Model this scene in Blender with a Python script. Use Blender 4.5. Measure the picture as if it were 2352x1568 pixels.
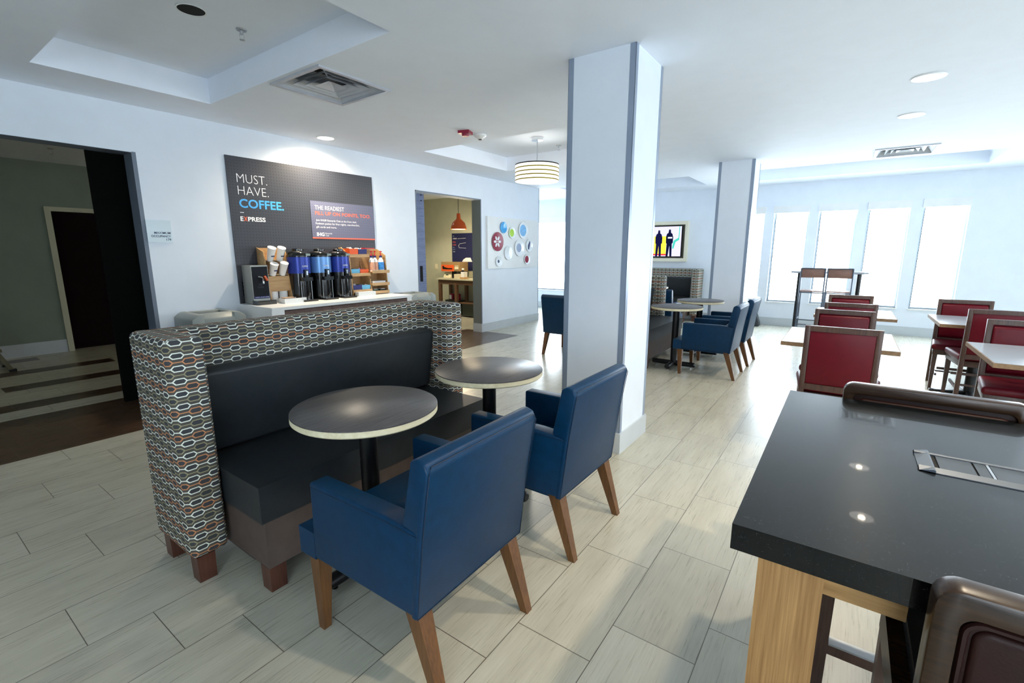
import bpy, bmesh, math, random
from mathutils import Vector, Matrix, Euler
random.seed(7)
S = bpy.context.scene
COL = S.collection
for o in list(bpy.data.objects):
    bpy.data.objects.remove(o)
R = math.radians
PI = math.pi
# ------------------------------------------------------------------ camera, world, lights, exposure
CZ = 1.4123
cam_d = bpy.data.cameras.new('camera')
cam = bpy.data.objects.new('camera', cam_d)
COL.objects.link(cam)
cam_d.sensor_fit = 'HORIZONTAL'
cam_d.sensor_width = 36.0
cam_d.lens = 36.0 * 1075.66 / 2352.0
cam_d.clip_start = 0.02
cam_d.clip_end = 200
_y, _p = 0.617675, 0.188395
_f = Vector((math.cos(_y) * math.cos(_p), math.sin(_y) * math.cos(_p), -math.sin(_p)))
cam.location = (0, 0, CZ)
cam.rotation_euler = _f.to_track_quat('-Z', 'Y').to_euler()
S.camera = cam
S.view_settings.view_transform = 'Standard'
S.view_settings.look = 'None'
S.view_settings.exposure = 0.42
S.view_settings.gamma = 1.0
S.view_settings.use_curve_mapping = False
try:
    S.cycles.use_denoising = True
    S.cycles.max_bounces = 10
    S.cycles.diffuse_bounces = 8
    S.cycles.glossy_bounces = 4
    S.cycles.transparent_max_bounces = 12
    S.cycles.sample_clamp_indirect = 6.0
    S.cycles.caustics_reflective = False
    S.cycles.caustics_refractive = False
except Exception:
    pass

W = bpy.data.worlds.new('daylight')
S.world = W
W.use_nodes = True
_bg = W.node_tree.nodes['Background']
_bg.inputs[0].default_value = (0.83, 0.91, 1.0, 1)
_bg.inputs[1].default_value = 12.0


def area(name, loc, rot, sx, sy, power, color=(1, 1, 1), portal=False, spread=None):
    d = bpy.data.lights.new(name, 'AREA')
    d.shape = 'RECTANGLE'
    d.size = sx
    d.size_y = sy
    d.energy = power
    d.color = color
    if spread:
        d.spread = spread
    o = bpy.data.objects.new(name, d)
    o.location = loc
    o.rotation_euler = rot
    COL.objects.link(o)
    if portal:
        try:
            d.cycles.is_portal = True
        except Exception:
            pass
    return o


# portals in the window openings (they only guide the sky light through the glass)
FAR_X = 10.43
RIGHT_Y = -4.6
WIN_FAR = [(1.42, 1.987), (0.699, 1.267), (-0.022, 0.544), (-0.739, -0.175), (-1.464, -0.903), (5.42, 6.98), (7.1, 7.7),
           (-3.4, -2.4)]
WIN_BACK = [(-3.9, -2.6), (-2.0, -.7)]
WIN_RIGHT = [(2.3, 3.1), (4.1, 4.9), (5.9, 6.5), (7.4, 7.8)]
for (a, b) in WIN_FAR:
    area('daylight_portal', (FAR_X + .12, (a + b) / 2, 1.36), (0, R(90), 0), 1.8, b - a, 1, portal=True)
for (a, b) in WIN_RIGHT:
    area('daylight_portal', ((a + b) / 2, RIGHT_Y - .12, 1.36), (R(90), 0, 0), b - a, 1.8, 1, portal=True)
for (a, b) in WIN_BACK:
    area('daylight_portal', (-3.32, (a + b) / 2, 1.36), (0, R(-90), 0), 1.8, b - a, 1, portal=True)


# ------------------------------------------------------------------ helpers
def lin(c):
    c = c / 255.0
    return c / 12.92 if c <= 0.04045 else ((c + 0.055) / 1.055) ** 2.4


def rgb(r, g, b):
    return (lin(r), lin(g), lin(b), 1.0)


class NT:
    """small node helper"""

    def __init__(s, name):
        s.m = bpy.data.materials.new(name)
        s.m.use_nodes = True
        s.t = s.m.node_tree
        s.n = s.t.nodes
        s.b = s.n['Principled BSDF']
        s.out = s.n['Material Output']

    def new(s, typ, **kw):
        x = s.n.new(typ)
        for k, v in kw.items():
            setattr(x, k, v)
        return x

    def link(s, a, b):
        s.t.links.new(a, b)

    def M(s, op, a, b=None, c=None, clamp=False):
        x = s.n.new('ShaderNodeMath')
        x.operation = op
        x.use_clamp = clamp
        for i, v in enumerate((a, b, c)):
            if v is None:
                continue
            if isinstance(v, (int, float)):
                x.inputs[i].default_value = v
            else:
                s.link(v, x.inputs[i])
        return x.outputs[0]

    def mix(s, f, a, b):
        x = s.n.new('ShaderNodeMix')
        x.data_type = 'RGBA'
        for sock, v in ((x.inputs[0], f), (x.inputs[6], a), (x.inputs[7], b)):
            if isinstance(v, (int, float)):
                sock.default_value = v
            elif isinstance(v, tuple):
                sock.default_value = v
            else:
                s.link(v, sock)
        return x.outputs[2]

    def noise(s, vec, scale, detail=3, rough=.5):
        x = s.n.new('ShaderNodeTexNoise')
        x.inputs['Scale'].default_value = scale
        x.inputs['Detail'].default_value = detail
        x.inputs['Roughness'].default_value = rough
        if vec is not None:
            s.link(vec, x.inputs['Vector'])
        return x.outputs[0]

    def ramp(s, f, stops):
        x = s.n.new('ShaderNodeValToRGB')
        e = x.color_ramp.elements
        e[0].position, e[0].color = stops[0]
        e[1].position, e[1].color = stops[-1]
        for p, c in stops[1:-1]:
            q = e.new(p)
            q.color = c
        s.link(f, x.inputs[0])
        return x.outputs[0]

    def coord(s, which='Object'):
        return s.n.new('ShaderNodeTexCoord').outputs[which]

    def scalev(s, vec, v, loc=(0, 0, 0)):
        x = s.n.new('ShaderNodeMapping')
        x.inputs['Scale'].default_value = v
        x.inputs['Location'].default_value = loc
        s.link(vec, x.inputs['Vector'])
        return x.outputs[0]

    def bump(s, h, strength, dist=.002):
        x = s.n.new('ShaderNodeBump')
        x.inputs['Strength'].default_value = strength
        x.inputs['Distance'].default_value = dist
        s.link(h, x.inputs['Height'])
        s.link(x.outputs[0], s.b.inputs['Normal'])

    def base(s, v):
        if isinstance(v, tuple):
            s.b.inputs['Base Color'].default_value = v
        else:
            s.link(v, s.b.inputs['Base Color'])

    def set(s, rough=None, metal=None, spec=None, coat=None, emit=None, es=0):
        if rough is not None:
            s.b.inputs['Roughness'].default_value = rough
        if metal is not None:
            s.b.inputs['Metallic'].default_value = metal
        if spec is not None:
            s.b.inputs['Specular IOR Level'].default_value = spec
        if coat is not None:
            s.b.inputs['Coat Weight'].default_value = coat
        if emit is not None:
            s.b.inputs['Emission Color'].default_value = emit
            s.b.inputs['Emission Strength'].default_value = es
        return s


def plain(name, c, rough=.5, metal=0, spec=None, coat=None, var=.06, scale=6, bumps=0, emit=None, es=0):
    t = NT(name)
    if var:
        n = t.noise(t.coord(), scale, 4)
        d = tuple([x * (1 - var) for x in c[:3]] + [1])
        l = tuple([min(1, x * (1 + var)) for x in c[:3]] + [1])
        t.base(t.ramp(n, [(.3, d), (.7, l)]))
    else:
        t.base(c)
    if bumps:
        t.bump(t.noise(t.coord(), 220, 3), bumps, .001)
    t.set(rough, metal, spec, coat, emit, es)
    return t.m


def woodmat(name, c1, c2, rough=.45, axis=2, scale=9.0, stretch=14, coat=None, uv=False):
    t = NT(name)
    v = [stretch] * 3
    v[axis] = 1.0
    vec = t.scalev(t.coord('UV' if uv else 'Object'), tuple(v))
    n = t.noise(vec, scale, 6, .65)
    n2 = t.noise(vec, scale * .25, 2)
    t.base(t.ramp(t.M('ADD', t.M('MULTIPLY', n, .7), t.M('MULTIPLY', n2, .3)), [(.34, c1), (.66, c2)]))
    t.bump(n, .12, .001)
    t.set(rough, coat=coat)
    return t.m


MT = {}
MT['wall'] = plain('wall_paint', rgb(230, 237, 246), .62, var=.015, bumps=.05)
MT['wall_corr'] = plain('corridor_paint', rgb(128, 140, 126), .65, var=.03)
MT['wall_olive'] = plain('olive_paint', rgb(186, 186, 162), .65, var=.04)
MT['ceiling'] = plain('ceiling_paint', rgb(238, 244, 253), .75, var=.012, bumps=.05)
MT['baseboard'] = plain('baseboard', rgb(196, 202, 206), .5, var=.03)
MT['trimmetal'] = plain('corner_guard', rgb(150, 164, 184), .35, .3, var=.03)
MT['white'] = plain('white_laminate', rgb(232, 234, 234), .35, var=.02)
MT['white_plastic'] = plain('white_plastic', rgb(240, 240, 238), .4, var=.02)
MT['chrome'] = plain('chrome', rgb(225, 228, 232), .12, 1, var=0)
MT['steel'] = plain('brushed_steel', rgb(190, 194, 198), .3, 1, var=.05)
MT['black'] = plain('black_metal', rgb(20, 21, 23), .35, .2, var=.1)
MT['blackgloss'] = plain('black_gloss_plastic', rgb(9, 10, 12), .12, var=0, coat=.4)
MT['void'] = plain('dark_cavity', rgb(6, 6, 7), .9, var=0)
MT['gray_plastic'] = plain('gray_bin_plastic', rgb(146, 152, 148), .45, var=.04, bumps=.1)
MT['blue_vinyl'] = plain('blue_vinyl', rgb(1, 46, 78), .42, spec=.24, var=.12, scale=30, bumps=.25)
MT['blue_seam'] = plain('blue_seam', rgb(6, 30, 56), .5, var=0)
MT['dark_vinyl'] = plain('charcoal_vinyl', rgb(34, 39, 43), .38, spec=.35, var=.12, scale=24, bumps=.25)
MT['brown_vinyl'] = plain('brown_vinyl', rgb(80, 68, 62), .55, var=.12, scale=18, bumps=.25)
MT['red_vinyl'] = plain('red_vinyl', rgb(92, 3, 22), .42, spec=.28, var=.08, scale=20, bumps=.2)
MT['black_vinyl'] = plain('black_vinyl', rgb(24, 30, 36), .35, var=.15, scale=20, bumps=.4)
MT['legwood'] = woodmat('walnut_leg', rgb(80, 50, 24), rgb(112, 74, 38), .40)
MT['darkwood'] = woodmat('dark_stained_wood', rgb(58, 38, 30), rgb(84, 60, 48), .35)
MT['boothleg'] = woodmat('booth_leg_wood', rgb(66, 36, 26), rgb(92, 54, 40), .4)
MT['stoolwood'] = woodmat('stool_wood', rgb(32, 21, 13), rgb(54, 38, 25), .26, axis=1)
MT['stoolwood'].node_tree.nodes['Principled BSDF'].inputs['Specular IOR Level'].default_value = .3
MT['oak'] = woodmat('oak', rgb(130, 92, 48), rgb(174, 132, 80), .5, axis=2, scale=5, stretch=42)
MT['ply'] = woodmat('plywood_edge', rgb(210, 200, 162), rgb(234, 226, 196), .5, axis=0, scale=4, stretch=12)
MT['ply2'] = woodmat('birch_ply', rgb(176, 138, 92), rgb(206, 170, 122), .5, axis=0, scale=5, stretch=9)
MT['edgewood'] = woodmat('table_edge_wood', rgb(112, 88, 62), rgb(142, 114, 82), .5, axis=0, scale=5, stretch=9)
MT['tabletop'] = woodmat('gray_wood_laminate', rgb(58, 56, 58), rgb(92, 89, 90), .36, axis=0, scale=10, stretch=16)
MT['graylam'] = plain('gray_laminate', rgb(150, 158, 168), .25, var=.03)
MT['brownfront'] = woodmat('brown_cabinet_front', rgb(70, 50, 46), rgb(98, 74, 66), .45, axis=2, scale=9)
MT['door_dark'] = plain('dark_door', rgb(22, 7, 8), .7, spec=.1, var=.15)
MT['orange'] = plain('orange_enamel', rgb(206, 84, 28), .25, var=.03, coat=.3)
MT['orange_box'] = plain('orange_box', rgb(226, 92, 36), .5, var=.03)
MT['navy_box'] = plain('navy_box', rgb(16, 28, 104), .5, var=.03)
MT['sky_box'] = plain('light_blue_box', rgb(96, 176, 220), .5, var=.03)
MT['red_plastic'] = plain('red_plastic', rgb(190, 20, 42), .35, var=.04)
MT['maroon'] = plain('maroon', rgb(142, 18, 54), .3, var=.05)


def emis(name, c, s):
    t = NT(name)
    e = t.new('ShaderNodeEmission')
    e.inputs[0].default_value = c
    e.inputs[1].default_value = s
    t.link(e.outputs[0], t.out.inputs[0])
    return t.m


MT['lamp'] = emis('downlight_glow', (1.0, .84, .60, 1), 150)
MT['lens'] = emis('downlight_lens', (1.0, .97, .93, 1), 3)
MT['shade'] = emis('lit_shade', (1.0, .95, .84, 1), 1.5)


def glassmat():
    t = NT('window_glass')
    tr = t.new('ShaderNodeBsdfTransparent')
    tr.inputs[0].default_value = (.96, .98, .98, 1)
    gl = t.new('ShaderNodeBsdfGlossy')
    gl.inputs['Roughness'].default_value = .02
    mx = t.new('ShaderNodeMixShader')
    mx.inputs[0].default_value = .06
    t.link(tr.outputs[0], mx.inputs[1])
    t.link(gl.outputs[0], mx.inputs[2])
    t.link(mx.outputs[0], t.out.inputs[0])
    return t.m


MT['glass'] = glassmat()


def floor_mat():
    t = NT('floor_tile')
    g = t.new('ShaderNodeNewGeometry')
    sx = t.new('ShaderNodeSeparateXYZ')
    t.link(g.outputs['Position'], sx.inputs[0])
    X, Y = sx.outputs[0], sx.outputs[1]
    v = t.M('DIVIDE', t.M('SUBTRACT', Y, .287), .305)
    band = t.M('FLOOR', v)
    fv = t.M('SUBTRACT', v, band)
    ph = t.M('SUBTRACT', .303, t.M('MULTIPLY', band, .2003))
    u = t.M('DIVIDE', t.M('SUBTRACT', X, ph), .601)
    iu = t.M('FLOOR', u)
    fu = t.M('SUBTRACT', u, iu)
    ev = t.M('MULTIPLY', t.M('MINIMUM', fv, t.M('SUBTRACT', 1.0, fv)), .305)
    eu = t.M('MULTIPLY', t.M('MINIMUM', fu, t.M('SUBTRACT', 1.0, fu)), .601)
    d = t.M('MINIMUM', ev, eu)
    grout = t.M('LESS_THAN', d, .0016)
    cv = t.new('ShaderNodeCombineXYZ')
    t.link(iu, cv.inputs[0])
    t.link(band, cv.inputs[1])
    wn = t.new('ShaderNodeTexWhiteNoise')
    wn.noise_dimensions = '2D'
    t.link(cv.outputs[0], wn.inputs['Vector'])
    rnd = wn.outputs['Value']
    # streaks along x, shifted per tile
    c2 = t.new('ShaderNodeCombineXYZ')
    t.link(X, c2.inputs[0])
    t.link(t.M('MULTIPLY', Y, 26), c2.inputs[1])
    t.link(t.M('MULTIPLY', rnd, 37), c2.inputs[2])
    n1 = t.noise(c2.outputs[0], 5.0, 7, .68)
    c3 = t.new('ShaderNodeCombineXYZ')
    t.link(t.M('MULTIPLY', X, 1.2), c3.inputs[0])
    t.link(t.M('MULTIPLY', Y, 5), c3.inputs[1])
    t.link(t.M('MULTIPLY', rnd, 11), c3.inputs[2])
    n2 = t.noise(c3.outputs[0], 2.4, 5, .6)
    f = t.M('ADD', t.M('ADD', t.M('MULTIPLY', n1, .42), t.M('MULTIPLY', n2, .48)), t.M('MULTIPLY', rnd, .10))
    tile = t.ramp(f, [(.33, rgb(164, 160, 145)), (.5, rgb(183, 180, 163)), (.68, rgb(197, 194, 179))])
    brown = t.ramp(f, [(.33, rgb(48, 34, 24)), (.68, rgb(84, 62, 46))])

    def rect(x0, x1, y0, y1):
        a = t.M('MULTIPLY', t.M('GREATER_THAN', X, x0), t.M('LESS_THAN', X, x1))
        b = t.M('MULTIPLY', t.M('GREATER_THAN', Y, y0), t.M('LESS_THAN', Y, y1))
        return t.M('MULTIPLY', a, b)
    msk = rect(-5, 6.565, 4.52, 5.70)
    for q in ((-1, 3.4, 6.0, 6.28), (.755, 3.1, 6.885, 7.165), (-1, 1.89, 7.77, 8.05), (-.4, 1.327, 8.67, 8.94)):
        msk = t.M('MAXIMUM', msk, rect(*q))
    c = t.mix(msk, tile, brown)
    c = t.mix(grout, c, rgb(92, 84, 74))
    t.base(c)
    h = t.M('ADD', t.M('MULTIPLY', n1, .015), t.M('SUBTRACT', 1.0, grout))
    t.bump(h, .2, .001)
    rg = t.M('ADD', .25, t.M('MULTIPLY', n1, .06))
    t.link(rg, t.b.inputs['Roughness'])
    t.set(spec=.85)
    return t.m


MT['floor'] = floor_mat()


def hex_mat():
    t = NT('honeycomb_fabric')
    uv = t.coord('UV')
    sx = t.new('ShaderNodeSeparateXYZ')
    t.link(uv, sx.inputs[0])
    # slight wobble of the weave
    U, V = sx.outputs[0], sx.outputs[1]
    rs, per = .0262, .083
    v = t.M('DIVIDE', V, rs)
    row = t.M('FLOOR', v)
    q = t.M('ABSOLUTE', t.M('MULTIPLY', t.M('SUBTRACT', t.M('SUBTRACT', v, row), .5), rs))
    par = t.M('MODULO', t.M('ADD', row, 1000), 2.0)
    u = t.M('ADD', t.M('DIVIDE', U, per), t.M('MULTIPLY', par, .5))
    p = t.M('ABSOLUTE', t.M('MULTIPLY', t.M('SUBTRACT', t.M('SUBTRACT', u, t.M('FLOOR', u)), .5), per))
    hh = .0112
    d1 = t.M('SUBTRACT', q, hh)
    d2 = t.M('SUBTRACT', t.M('ADD', t.M('MULTIPLY', p, .75), t.M('MULTIPLY', q, .66)), .0187)
    d = t.M('MAXIMUM', d1, d2)
    outl = t.M('LESS_THAN', t.M('ABSOLUTE', d), .0023)
    conn = t.M('MULTIPLY', t.M('LESS_THAN', q, .0020), t.M('GREATER_THAN', d, 0.0))
    line = t.M('MAXIMUM', outl, conn)
    m4 = t.M('MODULO', t.M('ADD', row, 1000), 4.0)
    isor = t.M('COMPARE', m4, 1.0, .1)
    isol = t.M('COMPARE', m4, 3.0, .1)
    col = t.mix(isor, rgb(232, 236, 224), rgb(200, 136, 94))
    col = t.mix(isol, col, rgb(150, 144, 112))
    inside = t.M('LESS_THAN', d, 0)
    bg = t.mix(inside, rgb(80, 77, 72), rgb(62, 64, 68))
    fiber = t.noise(t.scalev(uv, (1, 1, 1)), 600, 2)
    c = t.mix(line, bg, col)
    c = t.mix(t.M('MULTIPLY', fiber, .12), c, rgb(60, 58, 54))
    t.base(c)
    t.bump(line, .3, .001)
    t.set(.8, spec=.3)
    return t.m


MT['hex'] = hex_mat()


def granite_mat():
    t = NT('black_quartz')
    co = t.coord()
    vo = t.new('ShaderNodeTexVoronoi')
    vo.inputs['Scale'].default_value = 480
    t.link(co, vo.inputs['Vector'])
    n = t.noise(co, 700, 2)
    sp = t.M('LESS_THAN', vo.outputs['Distance'], .16)
    sp = t.M('MULTIPLY', sp, t.M('GREATER_THAN', t.noise(co, 130, 1), .60))
    base = t.ramp(n, [(.35, rgb(2, 3, 4)), (.7, rgb(14, 18, 21))])
    t.base(t.mix(sp, base, rgb(96, 106, 116)))
    t.bump(t.noise(co, 1100, 1), .12, .0004)
    t.set(.24, spec=.14, coat=.36)
    t.b.inputs['Coat Roughness'].default_value = .03
    return t.m


MT['quartz'] = granite_mat()


def poster_mat():
    t = NT('poster_print')
    uv = t.coord('UV')
    sx = t.new('ShaderNodeSeparateXYZ')
    t.link(uv, sx.inputs[0])
    k = .031
    a = t.M('DIVIDE', sx.outputs[0], k)
    b = t.M('DIVIDE', sx.outputs[1], k)
    fa = t.M('SUBTRACT', t.M('SUBTRACT', a, t.M('FLOOR', a)), .5)
    fb = t.M('SUBTRACT', t.M('SUBTRACT', b, t.M('FLOOR', b)), .5)
    r = t.M('SQRT', t.M('ADD', t.M('MULTIPLY', fa, fa), t.M('MULTIPLY', fb, fb)))
    dot = t.M('LESS_THAN', r, .15)
    t.base(t.mix(dot, rgb(54, 57, 66), rgb(26, 29, 36)))
    t.set(.42)
    return t.m


MT['poster'] = poster_mat()


def dotpanel_mat():
    t = NT('poster_panel_print')
    uv = t.coord('UV')
    sx = t.new('ShaderNodeSeparateXYZ')
    t.link(uv, sx.inputs[0])
    k = .031
    a = t.M('DIVIDE', sx.outputs[0], k)
    b = t.M('DIVIDE', sx.outputs[1], k)
    fa = t.M('SUBTRACT', t.M('SUBTRACT', a, t.M('FLOOR', a)), .5)
    fb = t.M('SUBTRACT', t.M('SUBTRACT', b, t.M('FLOOR', b)), .5)
    r = t.M('SQRT', t.M('ADD', t.M('MULTIPLY', fa, fa), t.M('MULTIPLY', fb, fb)))
    dot = t.M('LESS_THAN', r, .12)
    t.base(t.mix(dot, rgb(98, 101, 126), rgb(76, 79, 100)))
    t.set(.45)
    return t.m


MT['panel'] = dotpanel_mat()


def plank_mat(name, c1, c2, w=.14, rough=.5):
    t = NT(name)
    g = t.new('ShaderNodeNewGeometry')
    sx = t.new('ShaderNodeSeparateXYZ')
    t.link(g.outputs['Position'], sx.inputs[0])
    v = t.M('DIVIDE', sx.outputs[2], w)
    f = t.M('SUBTRACT', v, t.M('FLOOR', v))
    groove = t.M('LESS_THAN', f, .03)
    n = t.noise(t.scalev(g.outputs['Position'], (2, 2, 30)), 6, 5)
    c = t.ramp(n, [(.3, c1), (.7, c2)])
    t.base(t.mix(groove, c, tuple([x * .35 for x in c1[:3]] + [1])))
    t.bump(t.M('SUBTRACT', 1.0, groove), .4, .003)
    t.set(rough)
    return t.m


MT['barn_black'] = plank_mat('black_planks', rgb(4, 6, 5), rgb(9, 11, 10), .17, .95)
MT['barn_black'].node_tree.nodes['Principled BSDF'].inputs['Specular IOR Level'].default_value = .1
MT['barn_blue'] = plank_mat('slate_blue_planks', rgb(86, 98, 132), rgb(112, 124, 158), .115)


# ---- mesh building
class MB:
    def __init__(s):
        s.bm = bmesh.new()

    def _x(s, vs, mat):
        if mat is not None:
            for v in vs:
                v.co = mat @ v.co

    def box(s, x0, x1, y0, y1, z0, z1, mat=None, bev=0, seg=2):
        b = bmesh.new()
        c = [(x0, y0, z0), (x1, y0, z0), (x1, y1, z0), (x0, y1, z0), (x0, y0, z1), (x1, y0, z1), (x1, y1, z1), (x0, y1, z1)]
        vs = [b.verts.new(p) for p in c]
        for f in ((0, 3, 2, 1), (4, 5, 6, 7), (0, 1, 5, 4), (1, 2, 6, 5), (2, 3, 7, 6), (3, 0, 4, 7)):
            b.faces.new([vs[i] for i in f])
        s._merge(b, mat, bev, seg)
        return s

    def taper(s, x, y, z0, z1, a0, a1, x1=None, y1=None, mat=None, bev=0):
        """square leg: half size a0 at z0 (bottom, at x,y) to a1 at z1 (at x1,y1)"""
        x1 = x if x1 is None else x1
        y1 = y if y1 is None else y1
        b = bmesh.new()
        vs = []
        for (cx, cy, z, a) in ((x, y, z0, a0), (x1, y1, z1, a1)):
            for dx, dy in ((-1, -1), (1, -1), (1, 1), (-1, 1)):
                vs.append(b.verts.new((cx + dx * a, cy + dy * a, z)))
        for f in ((0, 3, 2, 1), (4, 5, 6, 7), (0, 1, 5, 4), (1, 2, 6, 5), (2, 3, 7, 6), (3, 0, 4, 7)):
            b.faces.new([vs[i] for i in f])
        s._merge(b, mat, bev, 2)
        return s

    def prism(s, pts, d0, d1, axis='x', mat=None, bev=0, seg=2):
        """polygon pts in the plane normal to axis, from d0 to d1"""
        b = bmesh.new()
        lo, hi = [], []
        for (p, q) in pts:
            for d, L in ((d0, lo), (d1, hi)):
                co = {'x': (d, p, q), 'y': (p, d, q), 'z': (p, q, d)}[axis]
                L.append(b.verts.new(co))
        b.faces.new(lo)
        b.faces.new(hi[::-1])
        n = len(pts)
        for i in range(n):
            b.faces.new([lo[i], hi[i], hi[(i + 1) % n], lo[(i + 1) % n]])
        bmesh.ops.recalc_face_normals(b, faces=b.faces)
        s._merge(b, mat, bev, seg)
        return s

    def lathe(s, prof, segs=32, mat=None, ang=2 * PI, cap=True):
        b = bmesh.new()
        rings = []
        for (r, z) in prof:
            if r < 1e-6:
                rings.append([b.verts.new((0, 0, z))])
            else:
                rings.append([b.verts.new((r * math.cos(2 * PI * i / segs), r * math.sin(2 * PI * i / segs), z)) for i in range(segs)])
        for a, c in zip(rings, rings[1:]):
            for i in range(segs):
                j = (i + 1) % segs
                if len(a) == 1 and len(c) == 1:
                    continue
                if len(a) == 1:
                    b.faces.new([a[0], c[i], c[j]])
                elif len(c) == 1:
                    b.faces.new([a[i], c[0], a[j]])
                else:
                    b.faces.new([a[i], a[j], c[j], c[i]])
        if cap:
            if len(rings[0]) > 1:
                b.faces.new(rings[0])
            if len(rings[-1]) > 1:
                b.faces.new(rings[-1])
        bmesh.ops.recalc_face_normals(b, faces=b.faces)
        s._merge(b, mat, 0, 1)
        return s

    def tube(s, pts, r, segs=10, closed=False):
        pts = [Vector(p) for p in pts]
        b = bmesh.new()
        rings = []
        n = len(pts)
        for i, p in enumerate(pts):
            if closed:
                d = (pts[(i + 1) % n] - pts[i - 1])
            else:
                d = (pts[min(i + 1, n - 1)] - pts[max(i - 1, 0)])
            d.normalize()
            up = Vector((0, 0, 1)) if abs(d.z) < .9 else Vector((1, 0, 0))
            if max(q.x for q in pts) - min(q.x for q in pts) < 1e-5 and n > 2:
                up = Vector((1, 0, 0))
            a = d.cross(up).normalized()
            c = d.cross(a).normalized()
            rings.append([b.verts.new(p + a * r * math.cos(2 * PI * k / segs) + c * r * math.sin(2 * PI * k / segs)) for k in range(segs)])
        pr = list(zip(rings, rings[1:])) + ([(rings[-1], rings[0])] if closed else [])
        for a, c in pr:
            for k in range(segs):
                j = (k + 1) % segs
                b.faces.new([a[k], a[j], c[j], c[k]])
        if not closed:
            b.faces.new(rings[0])
            b.faces.new(rings[-1])
        bmesh.ops.recalc_face_normals(b, faces=b.faces)
        s._merge(b, None, 0, 1)
        return s

    def _merge(s, b, mat, bev, seg):
        if bev > 0:
            es = [e for e in b.edges if len(e.link_faces) == 2 and e.calc_face_angle(0) > .35]
            bmesh.ops.bevel(b, geom=es, offset=bev, segments=seg, profile=.5, affect='EDGES', clamp_overlap=True)
        if mat is not None:
            bmesh.ops.transform(b, matrix=mat, verts=b.verts)
        me = bpy.data.meshes.new('tmp')
        b.to_mesh(me)
        b.free()
        s.bm.from_mesh(me)
        bpy.data.meshes.remove(me)

    def build(s, name, mat, parent=None, smooth=True, sub=0):
        me = bpy.data.meshes.new(name)
        # box projected uv in metres
        uvl = s.bm.loops.layers.uv.new('UVMap')
        for f in s.bm.faces:
            n = f.normal
            ax = max(range(3), key=lambda i: abs(n[i]))
            for l in f.loops:
                c = l.vert.co
                l[uvl].uv = ((c.y, c.z), (c.x, c.z), (c.x, c.y))[ax]
            f.smooth = smooth
        s.bm.to_mesh(me)
        s.bm.free()
        if smooth:
            try:
                me.set_sharp_from_angle(angle=R(38))
            except Exception:
                pass
        me.materials.append(mat if not isinstance(mat, str) else MT[mat])
        o = bpy.data.objects.new(name, me)
        COL.objects.link(o)
        if parent is not None:
            o.parent = parent
        return o


def tag(o, label=None, cat=None, group=None, kind=None):
    if label:
        o['label'] = label
    if cat:
        o['category'] = cat
    if group:
        o['group'] = group
    if kind:
        o['kind'] = kind
    return o


def thing(name, loc, label, cat, rz=0, group=None, kind=None):
    o = bpy.data.objects.new(name, None)
    o.empty_display_size = .1
    o.location = loc
    o.rotation_euler = (0, 0, rz)
    COL.objects.link(o)
    tag(o, label, cat, group, kind)
    return o


def dup(root, loc, rz=0, label=None, group=None):
    r = root.copy()
    COL.objects.link(r)
    r.location = loc
    r.rotation_euler = (root.rotation_euler.x, root.rotation_euler.y, rz)
    if label:
        r['label'] = label
    if group:
        r['group'] = group
    for ch in list(root.children):
        c = ch.copy()
        COL.objects.link(c)
        c.parent = r
        for g in list(ch.children):
            d = g.copy()
            COL.objects.link(d)
            d.parent = c
    return r


def text(name, s, x, z, w, h, y, mat, parent=None, thin=0.0, flip=None):
    """flat lettering on a wall plane y = const facing -y; x,z = lower left; fitted to w x h"""
    cu = bpy.data.curves.new(name, 'FONT')
    cu.body = s
    cu.size = 1
    cu.offset = thin
    cu.resolution_u = 3
    t = bpy.data.objects.new(name, cu)
    COL.objects.link(t)
    dg = bpy.context.evaluated_depsgraph_get()
    me = bpy.data.meshes.new_from_object(t.evaluated_get(dg))
    bpy.data.objects.remove(t)
    xs = [v.co.x for v in me.vertices]
    ys = [v.co.y for v in me.vertices]
    x0, x1, y0, y1 = min(xs), max(xs), min(ys), max(ys)
    for v in me.vertices:
        a = (v.co.x - x0) / (x1 - x0) * w
        b = (v.co.y - y0) / (y1 - y0) * h
        if flip is None:
            v.co = (x + a, y, z + b)
        else:
            v.co = flip(x + a, z + b)
    me.materials.clear()
    me.materials.append(mat if not isinstance(mat, str) else MT[mat])
    o = bpy.data.objects.new(name, me)
    COL.objects.link(o)
    if parent is not None:
        o.parent = parent
    return o


def slab_with_holes(name, mat, u0, u1, v0, v1, holes, mk, kind='structure', parent=None):
    """rectangle u,v with rectangular holes, split into boxes; mk(MB,u0,u1,v0,v1)"""
    us = sorted(set([u0, u1] + [h[0] for h in holes] + [h[1] for h in holes]))
    vs = sorted(set([v0, v1] + [h[2] for h in holes] + [h[3] for h in holes]))
    us = [u for u in us if u0 <= u <= u1]
    vs = [v for v in vs if v0 <= v <= v1]
    m = MB()
    for a, b in zip(us, us[1:]):
        run = None
        for c, d in zip(vs, vs[1:]):
            cu, cv = (a + b) / 2, (c + d) / 2
            inside = any(h[0] < cu < h[1] and h[2] < cv < h[3] for h in holes)
            if inside:
                if run:
                    mk(m, a, b, *run)
                run = None
            else:
                run = (run[0], d) if run else (c, d)
        if run:
            mk(m, a, b, *run)
    o = m.build(name, mat, parent, smooth=False)
    if kind:
        o['kind'] = kind
    return o


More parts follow.
